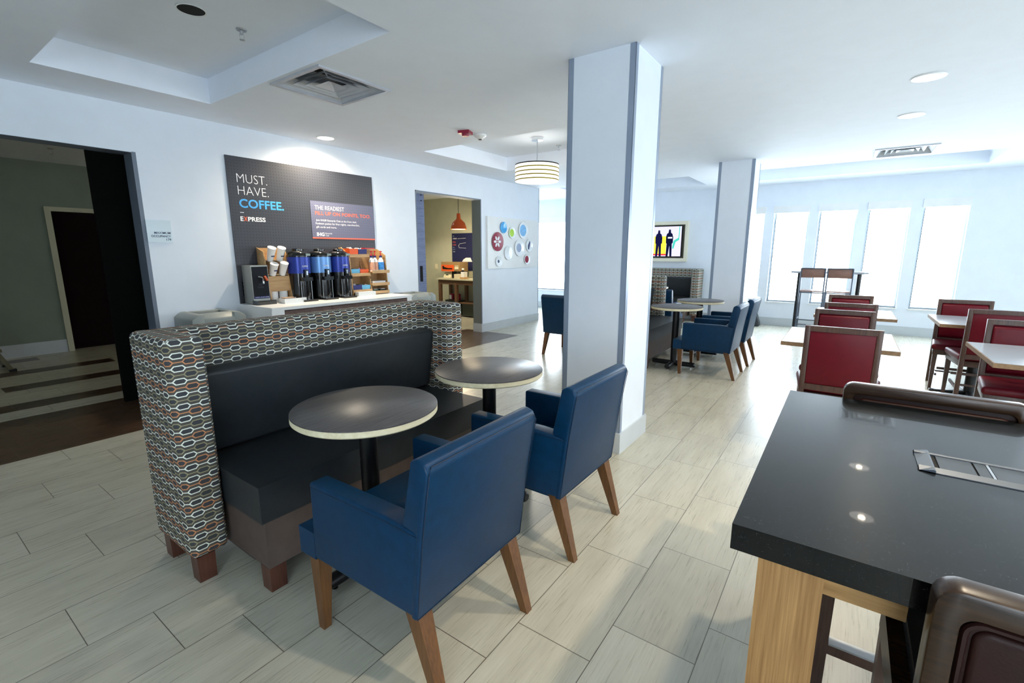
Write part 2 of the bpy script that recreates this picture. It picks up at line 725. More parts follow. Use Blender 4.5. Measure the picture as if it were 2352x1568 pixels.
# ================================================================== ROOM SHELL
CH = 2.67      # ceiling
TH = 2.87      # tray height
WY = 5.25      # coffee wall face
WB = 5.44      # its back
o = MB().box(-3.4, 12.2, -5.2, 9.9, -.12, 0).build('floor', 'floor', smooth=False)
o['kind'] = 'structure'
trays = [(.93, 2.045, 2.32, 4.65), (4.48, 6.28, 2.32, 4.56), (8.5, 9.72, -1.47, 1.55), (8.5, 9.72, 2.37, 4.9),
         (2.395 - .285, 2.395 + .285, 3.41 - .285, 3.41 + .285), (7.98 - .28, 7.98 + .28, -.42 - .28, -.42 + .28)]
slab_with_holes('ceiling', 'ceiling', -3.2, FAR_X, RIGHT_Y, WY, trays, lambda m, a, b, c, d: m.box(a, b, c, d, CH, TH))
o = MB().box(-3.2, FAR_X + .2, RIGHT_Y - .2, 9.9, TH, TH + .12).build('ceiling', 'ceiling', smooth=False)
o['kind'] = 'structure'
o = MB().box(8.33, FAR_X, WY, 8.6, CH, TH).build('ceiling', 'ceiling', smooth=False)
o['kind'] = 'structure'
o = MB().box(-3.2, 8.14, WB, 9.1, 2.62, TH).build('ceiling', 'ceiling', smooth=False)
o['kind'] = 'structure'

# coffee wall with the two openings
OP1 = (-.9, 1.612)
OP2 = (4.977, 6.455)
slab_with_holes('wall_left', 'wall', -3.2, 8.33, 0, CH, [(OP1[0], OP1[1], 0, 2.275), (OP2[0], OP2[1], 0, 2.285)],
                lambda m, a, b, c, d: m.box(a, b, WY, WB, c, d))
# return wall at its far end
slab_with_holes('wall_left_return', 'wall', WB, 8.6, 0, CH, [], lambda m, a, b, c, d: m.box(8.2, 8.33, a, b, c, d))
o = MB().box(8.14, 8.2, WB, 9.1, 0, CH).build('wall_olive', 'wall_olive', smooth=False)
o['kind'] = 'structure'
# corridor far wall with a door niche
DR = (1.765, 2.72)
slab_with_holes('wall_corridor', 'wall_corr', -3.2, 8.14, 0, 2.62, [(DR[0], DR[1], 0, 1.97)],
                lambda m, a, b, c, d: m.box(a, b, 9.1, 9.24, c, d))
# corridor door
d1 = thing('door_1', (0, 0, 0), 'dark red-black corridor door in a cream frame behind the left opening', 'door', kind='structure')
MB().box(DR[0], DR[1], 9.25, 9.30, 0.0, 1.97, bev=.003).build('door_panel', 'door_dark', d1)
o = MB().box(DR[0] - .1, DR[1] + .1, 9.30, 9.36, 0, 2.1).build('wall_niche', 'wall_corr', smooth=False)  # unseen panel added behind the door to stop sky light leaking in
o['kind'] = 'structure'
m = MB()
m.box(DR[0] - .065, DR[0] + .0, 9.075, 9.25, 0, 2.03, bev=.004)
m.box(DR[1], DR[1] + .065, 9.075, 9.25, 0, 2.03, bev=.004)
m.box(DR[0], DR[1], 9.075, 9.25, 1.97, 2.03, bev=.004)
MT['cream'] = plain('cream_frame', rgb(196, 194, 168), .5, var=.02)
m.build('door_frame', 'cream', d1)

# window wall
WZ0, WZ1 = .465, 2.262
slab_with_holes('wall_far', 'wall', RIGHT_Y, 8.6, 0, CH, [(a, b, WZ0, WZ1) for a, b in WIN_FAR],
                lambda m, a, b, c, d: m.box(FAR_X, FAR_X + .2, a, b, c, d))
slab_with_holes('wall_right', 'wall', -3.2, FAR_X, 0, CH, [(a, b, WZ0, WZ1) for a, b in WIN_RIGHT],
                lambda m, a, b, c, d: m.box(a, b, RIGHT_Y - .2, RIGHT_Y, c, d))
slab_with_holes('wall_back', 'wall', RIGHT_Y, 9.1, 0, CH, [(a, b, WZ0, WZ1) for a, b in WIN_BACK],
                lambda m, a, b, c, d: m.box(-3.2, -3.0, a, b, c, d))
o = MB().box(8.33, FAR_X, 8.6, 8.8, 0, CH).build('wall_alcove', 'wall', smooth=False)
o['kind'] = 'structure'


def window(n, a, b, axis, sideshadow=True):
    t = thing('window_%d' % n, (0, 0, 0), None, None, kind='structure')

    def bx(m, u0, u1, w0, w1, z0, z1, **k):
        # w = distance into the wall, from room face
        if axis == 'x':
            m.box(FAR_X + w0, FAR_X + w1, u0, u1, z0, z1, **k)
        elif axis == 'b':
            m.box(-3.0 - w1, -3.0 - w0, u0, u1, z0, z1, **k)
        else:
            m.box(u0, u1, RIGHT_Y - w1, RIGHT_Y - w0, z0, z1, **k)
    m = MB()
    fr = .022
    bx(m, a, a + fr, .10, .15, WZ0, WZ1)
    bx(m, b - fr, b, .10, .15, WZ0, WZ1)
    bx(m, a + fr, b - fr, .10, .15, WZ0, WZ0 + fr)
    bx(m, a + fr, b - fr, .10, .15, WZ1 - fr, WZ1)
    m.build('window_frame', 'winframe', t, smooth=False)
    m = MB()
    bx(m, b - .030, b - fr, .085, .14, WZ0 + fr, WZ1 - fr)  # dark strip on one side, coloured in as the shadow of the reveal
    m.build('window_seal', 'winframe_dark', t, smooth=False)
    m = MB()
    bx(m, a + fr, b - fr, .125, .13, WZ0 + fr, WZ1 - fr)
    m.build('window_pane', 'glass', t, smooth=False)
    m = MB()
    bx(m, a - .012, b + .012, -.035, .03, WZ1 - .125, WZ1 + .005, bev=.004)
    m.build('valance', 'white', t)
    m = MB()
    bx(m, a - .015, b + .015, -.025, .10, WZ0 - .022, WZ0, bev=.003)
    m.build('window_sill', 'white', t)


MT['winframe'] = plain('window_frame', rgb(206, 218, 226), .4, var=.02)
MT['winframe_dark'] = plain('window_seal', rgb(40, 60, 66), .5, var=.02)  # dark tone stands in for shade inside the window reveal
k = 1
for (a, b) in WIN_FAR:
    window(k, a, b, 'x')
    k += 1
for (a, b) in WIN_RIGHT:
    window(k, a, b, 'y')
    k += 1
for (a, b) in WIN_BACK:
    window(k, a, b, 'b')
    k += 1


# baseboards
def base(name, x0, x1, y0, y1, h=.15, mat='baseboard'):
    o = MB().box(x0, x1, y0, y1, 0, h, bev=.003).build(name, mat)
    o['kind'] = 'structure'


base('baseboard_left', OP1[1], 2.36, WY - .014, WY)
base('baseboard_left', 4.19, OP2[0], WY - .014, WY)
base('baseboard_left', OP2[1], 8.344, WY - .014, WY)
base('baseboard_left', OP2[1] - .014, OP2[1], WY - .014, WB)
base('baseboard_left', 8.33, 8.344, WY, 8.6)
base('baseboard_left', -3.0, OP1[0], WY - .014, WY)
base('baseboard_far', FAR_X - .014, FAR_X, RIGHT_Y, 8.6)
base('baseboard_right', -3.0, FAR_X, RIGHT_Y, RIGHT_Y + .014)
base('baseboard_corridor', -3.0, DR[0] - .07, 9.086, 9.1, .18)
base('baseboard_corridor', DR[1] + .07, 8.14, 9.086, 9.1, .18)


def strip(x0, x1, y0, y1, z0, z1, n):
    o = MB().box(x0, x1, y0, y1, z0, z1).build('trim_%d' % n, 'guard2', smooth=False)
    o['kind'] = 'structure'


e = .002
MT['guard2'] = plain('gray_guard', rgb(112, 122, 136), .5, .1, var=.03)
# opening edge guards
strip(OP1[1], OP1[1] + .03, WY - e, WY, .0, 2.28, 1)
strip(OP1[1] - e, OP1[1], WY - e, WB, 0, 2.275, 2)
strip(OP1[0], OP1[1], WY - e, WB, 2.273, 2.275, 3)
strip(OP2[0] - .02, OP2[0], WY - e, WY, 0, 2.30, 4)
strip(OP2[1], OP2[1] + .02, WY - e, WY, .15, 2.30, 5)
strip(OP2[0] - .02, OP2[1] + .02, WY - e, WY, 2.285, 2.30, 6)
MT['jamb'] = plain('jamb_paint', rgb(120, 126, 124), .5, var=.02)
o = MB().box(OP2[1] - .003, OP2[1], WY, WB, .15, 2.285).build('trim_7', 'jamb', smooth=False)
o['kind'] = 'structure'
strip(8.32, 8.334, WY - e, WY, .15, CH, 8)


# pillars
def pillar(name, x0, x1, y0, y1):
    t = thing(name, ((x0 + x1) / 2, (y0 + y1) / 2, 0), None, None, kind='structure')
    X, Y = (x1 - x0) / 2, (y1 - y0) / 2
    MB().box(-X, X, -Y, Y, 0, CH).build('pillar_shaft', 'wall', t, smooth=False)
    g = .038
    for sx in (-1, 1):
        for sy in (-1, 1):
            m = MB()
            m.box(min(sx * (X + e), sx * (X - g)), max(sx * (X + e), sx * (X - g)), min(sy * Y, sy * (Y + e)), max(sy * Y, sy * (Y + e)), .15, CH)
            m.box(min(sx * X, sx * (X + e)), max(sx * X, sx * (X + e)), min(sy * (Y + e), sy * (Y - g)), max(sy * (Y + e), sy * (Y - g)), .15, CH)
            m.build('corner_guard', 'trimmetal', t, smooth=False)
    b = .014
    m = MB()
    m.box(-X - b, X + b, -Y - b, -Y, 0, .15, bev=.002)
    m.box(-X - b, X + b, Y, Y + b, 0, .15, bev=.002)
    m.box(-X - b, -X, -Y, Y, 0, .15)
    m.box(X, X + b, -Y, Y, 0, .15)
    m.build('pillar_baseboard', 'baseboard', t, smooth=False)


pillar('wall_pillar', 3.0, 3.50, 1.20, 1.665)
pillar('wall_pillar', 7.45, 7.92, 1.20, 1.665)

# barn doors behind the wall
t = thing('door_2', (0, 0, 0), 'black plank sliding door behind the left opening', 'door', kind='structure')
MB().box(1.35, 2.75, 5.455, 5.50, .015, 2.29, bev=.003).build('door_panel', 'barn_black', t)
t = thing('door_3', (0, 0, 0), 'slate blue plank sliding door at the middle doorway', 'door', kind='structure')
t = MB().box(4.0, 5.33, 5.455, 5.50, .015, 2.31, bev=.003).build('door_panel', 'barn_blue', t)
MB().box(5.20, 5.25, 5.447, 5.455, .96, 1.20, bev=.002).build('flush_pull', 'void', t)
m = MB()
for zz in (2.19, 2.27):
    m.lathe([(0, -.004), (.011, -.004), (.011, .004), (0, .004)], 12, Matrix.Translation((5.27, 5.452, zz)) @ Matrix.Rotation(PI / 2, 4, 'X'))
m.build('door_bolt', 'black', t)


# ================================================================== CEILING FITTINGS
def downlight(x, y, z, label, r=.088, power=60, cone=120, lit=True, col=(1, .84, .62)):
    t = thing('ceiling_downlight', (x, y, z), label, 'ceiling light', group='recessed ceiling downlights')
    MB().lathe([(r, -.001), (r + .014, -.001), (r + .014, -.006), (r, -.008), (r, -.001)], 28, cap=False).build('trim_ring', 'white', t)
    MB().lathe([(0, -.003), (r, -.003), (r, -.0015), (0, -.0015)], 28).build('lens', 'lens', t)
    MB().lathe([(0, -.005), (r * .26, -.005), (r * .28, -.0032), (0, -.0032)], 20).build('bulb', 'lamp', t)
    d = bpy.data.lights.new('downlight', 'SPOT')
    d.energy = power
    d.color = col
    d.spot_size = R(cone)
    d.spot_blend = .6 if cone < 150 else 1.0
    d.shadow_soft_size = .05
    l = bpy.data.objects.new('downlight_beam', d)
    l.location = (0, 0, -.02)
    l.parent = t
    COL.objects.link(l)
    return t


downlight(4.797, -.327, CH, 'larger of the two lit downlights at the right of the ceiling')
downlight(5.99, -.324, CH, 'smaller lit downlight behind the first at the right of the ceiling')
downlight(3.339, 4.93, CH, 'lit downlight close to the white wall above the coffee poster', power=150, cone=165)
downlight(9.152, -.329, TH, 'faint flat downlight near the window wall behind the square air vent', power=15)
# two more of the same row, above and behind the camera
downlight(1.25, -.9, CH, 'recessed downlight above the black counter table, over the camera', power=130)
downlight(2.45, -.32, CH, 'recessed downlight over the blue armchairs, above the frame', power=80)


def vent(x, y, z, s, label):
    t = thing('ceiling_vent', (x, y, z), label, 'air vent', group='square ceiling air vents')
    h = s / 2
    m = MB()
    w = .03
    for (a, b, c, d) in ((-h, h, -h, -h + w), (-h, h, h - w, h), (-h, -h + w, -h + w, h - w), (h - w, h, -h + w, h - w)):
        m.box(a, b, c, d, -.014, 0, bev=.002)
    m.build('vent_frame', 'ventmetal', t)
    def ring(ro, ri, zo, zi, th=.003):
        m = MB()
        b = bmesh.new()
        sq = ((-1, -1), (1, -1), (1, 1), (-1, 1))
        O = [b.verts.new((sx * ro, sy * ro, zo)) for sx, sy in sq]
        I = [b.verts.new((sx * ri, sy * ri, zi)) for sx, sy in sq]
        O2 = [b.verts.new((sx * (ro - .002), sy * (ro - .002), zo + th)) for sx, sy in sq]
        I2 = [b.verts.new((sx * (ri - .002), sy * (ri - .002), zi + th)) for sx, sy in sq]
        for i in range(4):
            j = (i + 1) % 4
            b.faces.new([O[i], O[j], I[j], I[i]])
            b.faces.new([O2[i], I2[i], I2[j], O2[j]])
            b.faces.new([O[i], O2[i], O2[j], O[j]])
            b.faces.new([I[i], I[j], I2[j], I2[i]])
        bmesh.ops.recalc_face_normals(b, faces=b.faces)
        m._merge(b, None, 0, 1)
        return m
    ring(h - w, h * .72, -.004, .055).build('flange', 'ventmetal', t, smooth=False)
    ring(h * .64, h * .50, .000, .040).build('louvre', 'ventmetal', t, smooth=False)
    ring(h * .45, h * .33, -.002, .030).build('louvre', 'ventmetal', t, smooth=False)
    g = h - w - .004
    m = MB()
    for (a, b_, c, d_) in ((-g, g, -g, -g + .003), (-g, g, g - .003, g), (-g, -g + .003, -g, g), (g - .003, g, -g, g)):
        m.box(a, b_, c, d_, -.002, .13)
    m.box(-g, g, -g, g, .13, .134)
    m.build('duct_box', 'ventmetal', t, smooth=False)
    m = MB()
    b = bmesh.new()
    q = h * .28
    P = [b.verts.new((sx * q, sy * q, -.002)) for sx, sy in ((-1, -1), (1, -1), (1, 1), (-1, 1))]
    T2 = b.verts.new((0, 0, .03))
    for i in range(4):
        b.faces.new([P[i], P[(i + 1) % 4], T2])
    m._merge(b, None, 0, 1)
    m.build('centre_cone', 'ventmetal', t, smooth=False)
    MB().lathe([(0, .127), (h * .50, .127), (h * .50, .1295), (0, .1295)], 28).build('duct_opening', 'void', t)
    for a in range(4):
        MB().box(.0 + h * .36, h * .88, -.003, .003, .018, .028, Matrix.Rotation(PI / 4 + a * PI / 2, 4, 'Z')).build('strut', 'ventmetal', t, smooth=False)


MT['ventmetal'] = plain('vent_aluminium', rgb(196, 200, 208), .35, .25, var=.06)
vent(2.395, 3.41, CH, .635, 'square aluminium air vent beside the left ceiling recess')
vent(7.98, -.42, CH, .62, 'square air vent at far right near the window wall')


def sprinkler(x, y, z, label):
    t = thing('fire_sprinkler', (x, y, z), label, 'sprinkler', group='ceiling sprinkler heads')
    MB().lathe([(0, 0), (.035, 0), (.03, -.008), (.012, -.01), (.010, -.03), (0, -.03)], 16).build('escutcheon', 'steel', t)
    m = MB()
    m.tube([(-.012, 0, -.028), (-.016, 0, -.045), (-.003, 0, -.062)], .0025, 6)
    m.tube([(.012, 0, -.028), (.016, 0, -.045), (.003, 0, -.062)], .0025, 6)
    m.lathe([(0, -.060), (.017, -.062), (.017, -.065), (0, -.066)], 12)
    m.build('deflector', 'steel', t)


sprinkler(1.773, 3.473, TH, 'sprinkler head in the left ceiling recess beside the dark round hole')
sprinkler(6.003, 3.466, TH, 'small sprinkler head in the ceiling recess right of the striped pendant')
sprinkler(9.14, -.68, TH, 'left of two faint sprinkler heads behind the far right vent')
sprinkler(9.19, -1.05, TH, 'right of two faint sprinkler heads behind the far right vent')
sprinkler(1.63, 7.87, 2.62, 'sprinkler head on the corridor ceiling seen through the left opening')
# cut-out hole
t = thing('ceiling_cutout', (1.468, 3.452, TH), 'dark round cut-out hole in the left ceiling recess', 'hole')
m = MB().lathe([(.074, -.0015), (.082, -.0015), (.082, -.005), (.074, -.005), (.074, -.0015)], 28, cap=False)
m.build('hole_rim', 'white', t)
MB().lathe([(0, -.002), (.075, -.002), (.075, -.0008), (0, -.0008)], 28).build('dark_cavity', 'void', t)

t = thing('fire_strobe', (4.03, 3.47, CH), 'red fire alarm strobe on the ceiling beside the white smoke detector', 'fire alarm', rz=R(20))
MB().box(-.062, .062, -.062, .062, -.028, 0, bev=.008).build('alarm_body', 'maroon', t)
MB().lathe([(0, -.05), (.036, -.05), (.042, -.028), (0, -.028)], 20).build('lens', 'maroon', t)
t = thing('smoke_detector', (4.24, 3.44, CH), 'white round smoke detector on the ceiling right of the red strobe', 'smoke detector')
MB().lathe([(0, 0), (.066, 0), (.068, -.014), (.045, -.03), (.024, -.045), (0, -.045)], 24).build('detector_body', 'white_plastic', t)
MB().lathe([(0, -.052), (.018, -.052), (.018, -.0455), (0, -.0455)], 16).build('sensor_tip', 'black', t)

# striped pendant
px, py = 5.45, 3.47
t = thing('pendant_lamp', (px, py, TH), 'lit striped drum pendant lamp in the middle ceiling recess', 'lamp')
MB().lathe([(0, 0), (.072, 0), (.072, -.04), (0, -.045)], 28).build('canopy', 'chrome', t)
MB().tube([(0, 0, -.045), (0, 0, -.345)], .006, 8).build('stem', 'steel', t)
zt, zb, rr = 2.535 - TH, 2.325 - TH, .285
psh = MB().lathe([(0, zt), (rr, zt), (rr, zb), (0, zb)], 48).build('lamp_shade', 'shade', t)
MT['goldband'] = plain('dark_gold_band', rgb(160, 140, 14), .4, .3, var=0)
for i in range(5):
    zz = zt - i * (zt - zb) / 4.35
    MB().lathe([(rr + .0005, zz), (rr + .003, zz), (rr + .003, zz - .014), (rr + .0005, zz - .014), (rr + .0005, zz)], 48, cap=False).build('shade_band', 'goldband' if i else 'black', psh)
d = bpy.data.lights.new('pendant', 'POINT')
d.energy = 16
d.color = (1, .9, .75)
d.shadow_soft_size = .2
l = bpy.data.objects.new('pendant_glow', d)
l.location = (0, 0, zb - .12)
l.parent = t
COL.objects.link(l)


# ================================================================== BOOTHS
def booth():
    t = thing('booth_bench', (.665, 2.13, 0), 'nearest high-backed booth bench in honeycomb fabric, left foreground', 'bench', group='high-backed honeycomb fabric booths')
    L = 1.75
    w = .15
    # shell: two wings and a back as one upholstered body
    m = MB()
    m.prism([(0, .40), (0, 0), (w, 0), (w, .255), (L - w, .255), (L - w, 0), (L, 0), (L, .40)], .12, 1.075, 'z', bev=.028, seg=3)
    m.build('booth_shell', 'hex', t)
    m = MB()
    m.prism([(.18, .50), (.125, .89), (.20, .905), (.262, .89), (.262, .50)], w + .004, L - w - .004, 'x', bev=.018, seg=3)
    m.build('back_cushion', 'dark_vinyl', t)
    sc0 = MB().box(w + .005, L - w - .005, -.305, .245, .325, .485, bev=.040, seg=4).build('seat_cushion', 'dark_vinyl', t)
    MB().box(w + .02, L - w - .02, -.295, .245, .11, .325, bev=.012).build('seat_base', 'brown_vinyl', t)
    for (x, y) in ((.055, .05), (L - .055, .05), (.055, .345), (L - .055, .345)):
        MB().taper(x, y, 0, .12, .034, .036, bev=.003).build('leg', 'boothleg', t)
    for (x, y) in ((w + .055, -.26), (L - w - .055, -.26)):
        MB().taper(x, y, 0, .11, .034, .036, bev=.003).build('leg', 'boothleg', t)
    # piping
    m = MB()
    m.tube([(w + .02, -.297, .472), (L - w - .02, -.297, .472)], .004, 6)
    m.build('piping', 'black_vinyl', sc0)
    return t


booth0 = booth()
dup(booth0, (5.345, 2.19, 0), 0, 'middle booth bench behind the near pillar with round tables and blue chairs')
dup(booth0, (10.0, 4.21, 0), -PI / 2, 'far booth bench under the wall television')


# ================================================================== BLUE ARMCHAIRS
def armchair():
    t = thing('blue_armchair', (1.13, .89, 0), 'nearest blue vinyl armchair with walnut legs, in the foreground', 'chair', group='blue vinyl armchairs')
    W2 = .284
    for s in (-1, 1):
        pr = [(.07, .31), (.035, .60), (.20, .612), (.598, .608), (.60, .305)]
        a, b = (s * W2, s * (W2 - .075)) if s < 0 else (s * (W2 - .075), s * W2)
        m = MB().prism(pr, a, b, 'x', bev=.010, seg=3)
        m.build('armrest', 'blue_vinyl', t)
    m = MB()
    m.prism([(.0705, .302), (.034, .606), (0, .805), (.012, .832), (.045, .842), (.072, .828), (.098, .70), (.118, .609), (.062, .600), (.097, .302)], -W2 - .001, W2 + .001, 'x', bev=.009, seg=3)
    m.box(-W2 + .076, W2 - .076, .085, .150, .31, .61, bev=.01)
    m.build('backrest', 'blue_vinyl', t)
    m = MB()
    m.box(-W2 + .076, W2 - .076, .12, .60, .30, .43, bev=.015, seg=3)
    m.box(-W2 + .002, W2 - .002, .598, .695, .298, .405, bev=.018, seg=3)
    m.box(-W2 + .02, W2 - .02, .09, .59, .292, .312, bev=.004)
    m.build('seat', 'blue_vinyl', t)
    for s in (-1, 1):
        MB().taper(s * .262, .605, 0, .30, .0155, .028, s * .25, .615, bev=.003).build('leg', 'legwood', t)
        MB().taper(s * .245, .015, 0, .315, .0165, .030, s * .238, .115, bev=.003).build('leg', 'legwood', t)
    m = MB()
    a = W2 - .004
    m.tube([(-a, .0705, .305), (-a, .033, .60), (-a, -.001, .80), (-a + .012, .003, .822), (a - .012, .003, .822), (a, -.001, .80), (a, .033, .60), (a, .0705, .305)], .0016, 6, closed=True)
    for s in (-1, 1):
        x = s * (W2 + .0005)
        m.tube([(x, .592, .592), (x, .2, .598), (x, .05, .592)], .0012, 6)
    m.build('seam_piping', 'blue_seam', t)
    return t


ac = armchair()
ac.rotation_euler = (0, 0, R(.6))
dup(ac, (2.005, .885, 0), R(-.4), 'second blue armchair, between the nearest one and the white pillar')
dup(ac, (5.81, .90, 0), 0, 'blue armchair at the round table just right of the near pillar')
dup(ac, (6.635, .89, 0), 0, 'rear blue armchair of the pair right of the near pillar')
dup(ac, (5.51, 3.14, 0), -PI / 2, 'blue armchair half hidden at the left edge of the near pillar')
dup(ac, (7.33, 2.47, 0), -PI / 2, 'far blue armchair peeking out beside the middle booth end')


# ================================================================== ROUND TABLES
def roundtable():
    t = thing('round_table', (1.217, 1.64, 0), 'nearest round grey wood table with pale plywood edge by the booth', 'table', group='round pedestal tables')
    MB().lathe([(0, .7565), (.304, .7565), (.305, .755), (.305, .76), (.303, .7615), (0, .7615)], 72).build('tabletop', 'tabletop', t)
    MB().lathe([(0, .728), (.300, .728), (.305, .733), (.305, .7560), (.300, .7565), (0, .7565)], 72).build('table_edge', 'ply', t)
    MB().lathe([(0, .04), (.039, .04), (.039, .715), (.11, .722), (.11, .728), (0, .728)], 24).build('column', 'black', t)
    m = MB()
    for a in range(4):
        M = Matrix.Rotation(a * PI / 2, 4, 'Z') @ Matrix.Translation((0, 0, .045)) @ Matrix.Rotation(PI / 2, 4, 'Y')
        m.lathe([(0, .02), (.031, .02), (.030, .255), (.020, .265), (0, .265)], 16, M)
    crb = m.build('cross_base', 'black', t)
    for a in range(4):
        M = Matrix.Rotation(a * PI / 2, 4, 'Z') @ Matrix.Translation((.215, 0, 0))
        MB().lathe([(0, 0), (.014, 0), (.014, .008), (.006, .01), (.006, .02), (0, .02)], 12, M).build('glide', 'chrome', crb)
    return t


rt = roundtable()
dup(rt, (2.043, 1.612, 0), 0, 'second round grey table, at the far end of the nearest booth')
dup(rt, (5.868, 1.675, 0), 0, 'round table with black pedestal just right of the near pillar')
dup(rt, (6.779, 1.62, 0), 0, 'round table behind the first one right of the near pillar')
dup(rt, (9.03, 3.08, 0), 0, 'far small round table mostly hidden behind the middle booth end')


# ================================================================== RED DINING CHAIRS (face +x, rear of back at x=0)
def redchair():
    t = thing('red_dining_chair', (3.815, -.016, 0), 'nearest red vinyl dining chair seen from behind, beyond the black counter table', 'chair', group='red vinyl dining chairs with dark wood frames')
    w = .218
    pw = .034
    # back frame
    m = MB()
    for s in (-1, 1):
        y0, y1 = (s * w, s * (w - pw)) if s < 0 else (s * (w - pw), s * w)
        m.prism([(.028, .0), (.058, .0), (.058, .44), (.034, .912), (.004, .912), (.022, .44)], y0, y1, 'y', bev=.003)
    m.box(.003, .035, -w + pw - .002, w - pw + .002, .874, .912, bev=.003)
    m.box(.016, .048, -w + pw - .002, w - pw + .002, .455, .497, bev=.003)
    fr = m.build('back_frame', 'darkwood', t)
    m = MB()
    m.prism([(.024, .497), (.008, .874), (.020, .874), (.036, .497)], -w + pw, w - pw, 'y', bev=.004)
    m.prism([(.034, .50), (.018, .870), (.045, .852), (.060, .60), (.055, .52)], -w + pw + .004, w - pw - .004, 'y', bev=.012, seg=3)
    m.build('backrest', 'red_vinyl', t)
    MB().prism([(.065, -w - .002), (.065, w + .002), (.50, w + .052), (.50, -w - .052)], .425, .485, 'z', bev=.022, seg=3).build('seat', 'red_vinyl', t)
    MB().prism([(.055, -w + .006), (.055, w - .006), (.485, w + .036), (.485, -w - .036)], .375, .427, 'z', bev=.004).build('seat_rail', 'darkwood', t)
    for s in (-1, 1):
        MB().taper(.458, s * (w + .012), 0, .376, .013, .019, bev=.002).build('leg', 'darkwood', t)
    m = MB()
    for s in (-1, 1):
        m.box(.05, .45, s * (w - .02) - .008, s * (w - .02) + .008, .15, .175, bev=.002)
    m.box(.24, .26, -w + .02, w - .02, .155, .172, bev=.002)
    m.box(.445, .462, -w + .02, w - .02, .22, .245, bev=.002)
    m.build('stretcher', 'darkwood', t)
    return t


rc = redchair()
dup(rc, (5.04, -.015, 0), PI, 'red dining chair facing the camera across the nearest square table')
dup(rc, (5.72, -.06, 0), 0, 'third red dining chair back in the left row, only its top strip showing')
dup(rc, (6.87, -.06, 0), PI, 'farthest red dining chair in the left row in front of the high stools')
dup(rc, (5.775, -1.14, 0), 0, 'tall looking red dining chair seen from behind in the right row')
dup(rc, (6.87, -1.055, 0), PI, 'farthest red dining chair in the right row, facing the camera')
dup(rc, (5.01, -1.126, 0), PI, 'nearest red dining chair at the right edge, facing the camera')


def sqtable(x, y, label, first=[None]):
    if first[0] is not None:
        return dup(first[0], (x, y, 0), 0, label)
    t = thing('square_table', (x, y, 0), label, 'table', group='grey-topped square dining tables')
    a, b = .42, .348
    MB().box(-a, a, -b, b, .726, .752, bev=.002).build('tabletop', 'graylam', t)
    m = MB()
    for (x0, x1, y0, y1) in ((-a - .006, a + .006, -b - .006, -b), (-a - .006, a + .006, b, b + .006), (-a - .006, -a, -b, b), (a, a + .006, -b, b)):
        m.box(x0, x1, y0, y1, .722, .751, bev=.001)
    m.build('table_edge', 'edgewood', t)
    MB().lathe([(0, .03), (.045, .03), (.045, .71), (.13, .716), (.13, .726), (0, .726)], 24).build('column', 'black', t)
    m = MB()
    for k in range(4):
        m.prism([(.02, .012), (.30, .012), (.30, .03), (.02, .055)], -.03, .03, 'y', Matrix.Rotation(k * PI / 2, 4, 'Z'), bev=.003)
        m.lathe([(0, 0), (.014, 0), (.014, .013), (0, .013)], 10, Matrix.Rotation(k * PI / 2, 4, 'Z') @ Matrix.Translation((.275, 0, 0)))
    m.build('cross_base', 'black', t)
    first[0] = t
    return t


sqtable(4.45, .005, 'nearest square table in the left row, between two facing red chairs')
sqtable(6.42, -.10, 'second square table in the left row, its right corner showing')
sqtable(4.38, -1.135, 'square table at the right edge of the picture beyond the black counter table')
sqtable(6.30, -1.11, 'farther square table in the right row beside the window wall')


# ================================================================== HIGH TABLE + BAR STOOLS BY THE WINDOWS
def hightable(x, y, label, first=[None]):
    if first[0] is not None:
        return dup(first[0], (x, y, 0), 0, label)
    t = thing('high_table', (x, y, 0), label, 'table', group='high bar tables by the windows')
    MB().box(-.30, .30, -.53, .53, 1.068, 1.095, bev=.003).build('tabletop', 'graylam', t)
    for s in (-1, 1):
        p = MB().lathe([(0, .03), (.032, .03), (.032, 1.05), (.09, 1.058), (.09, 1.068), (0, 1.068)], 20, Matrix.Translation((0, s * .42, 0)))
        p.build('column', 'black', t)
        m = MB()
        m.box(-.27, .27, s * .42 - .035, s * .42 + .035, .012, .035, bev=.006)
        for q in (-.24, .24):
            m.lathe([(0, 0), (.014, 0), (.014, .013), (0, .013)], 10, Matrix.Translation((q, s * .42, 0)))
        m.build('base_foot', 'black', t)
    first[0] = t
    return t


hightable(9.62, .26, 'high bar table in front of the windows behind two wooden bar stools')
hightable(9.55, 6.85, 'high bar table at the bright window left of the near pillar')


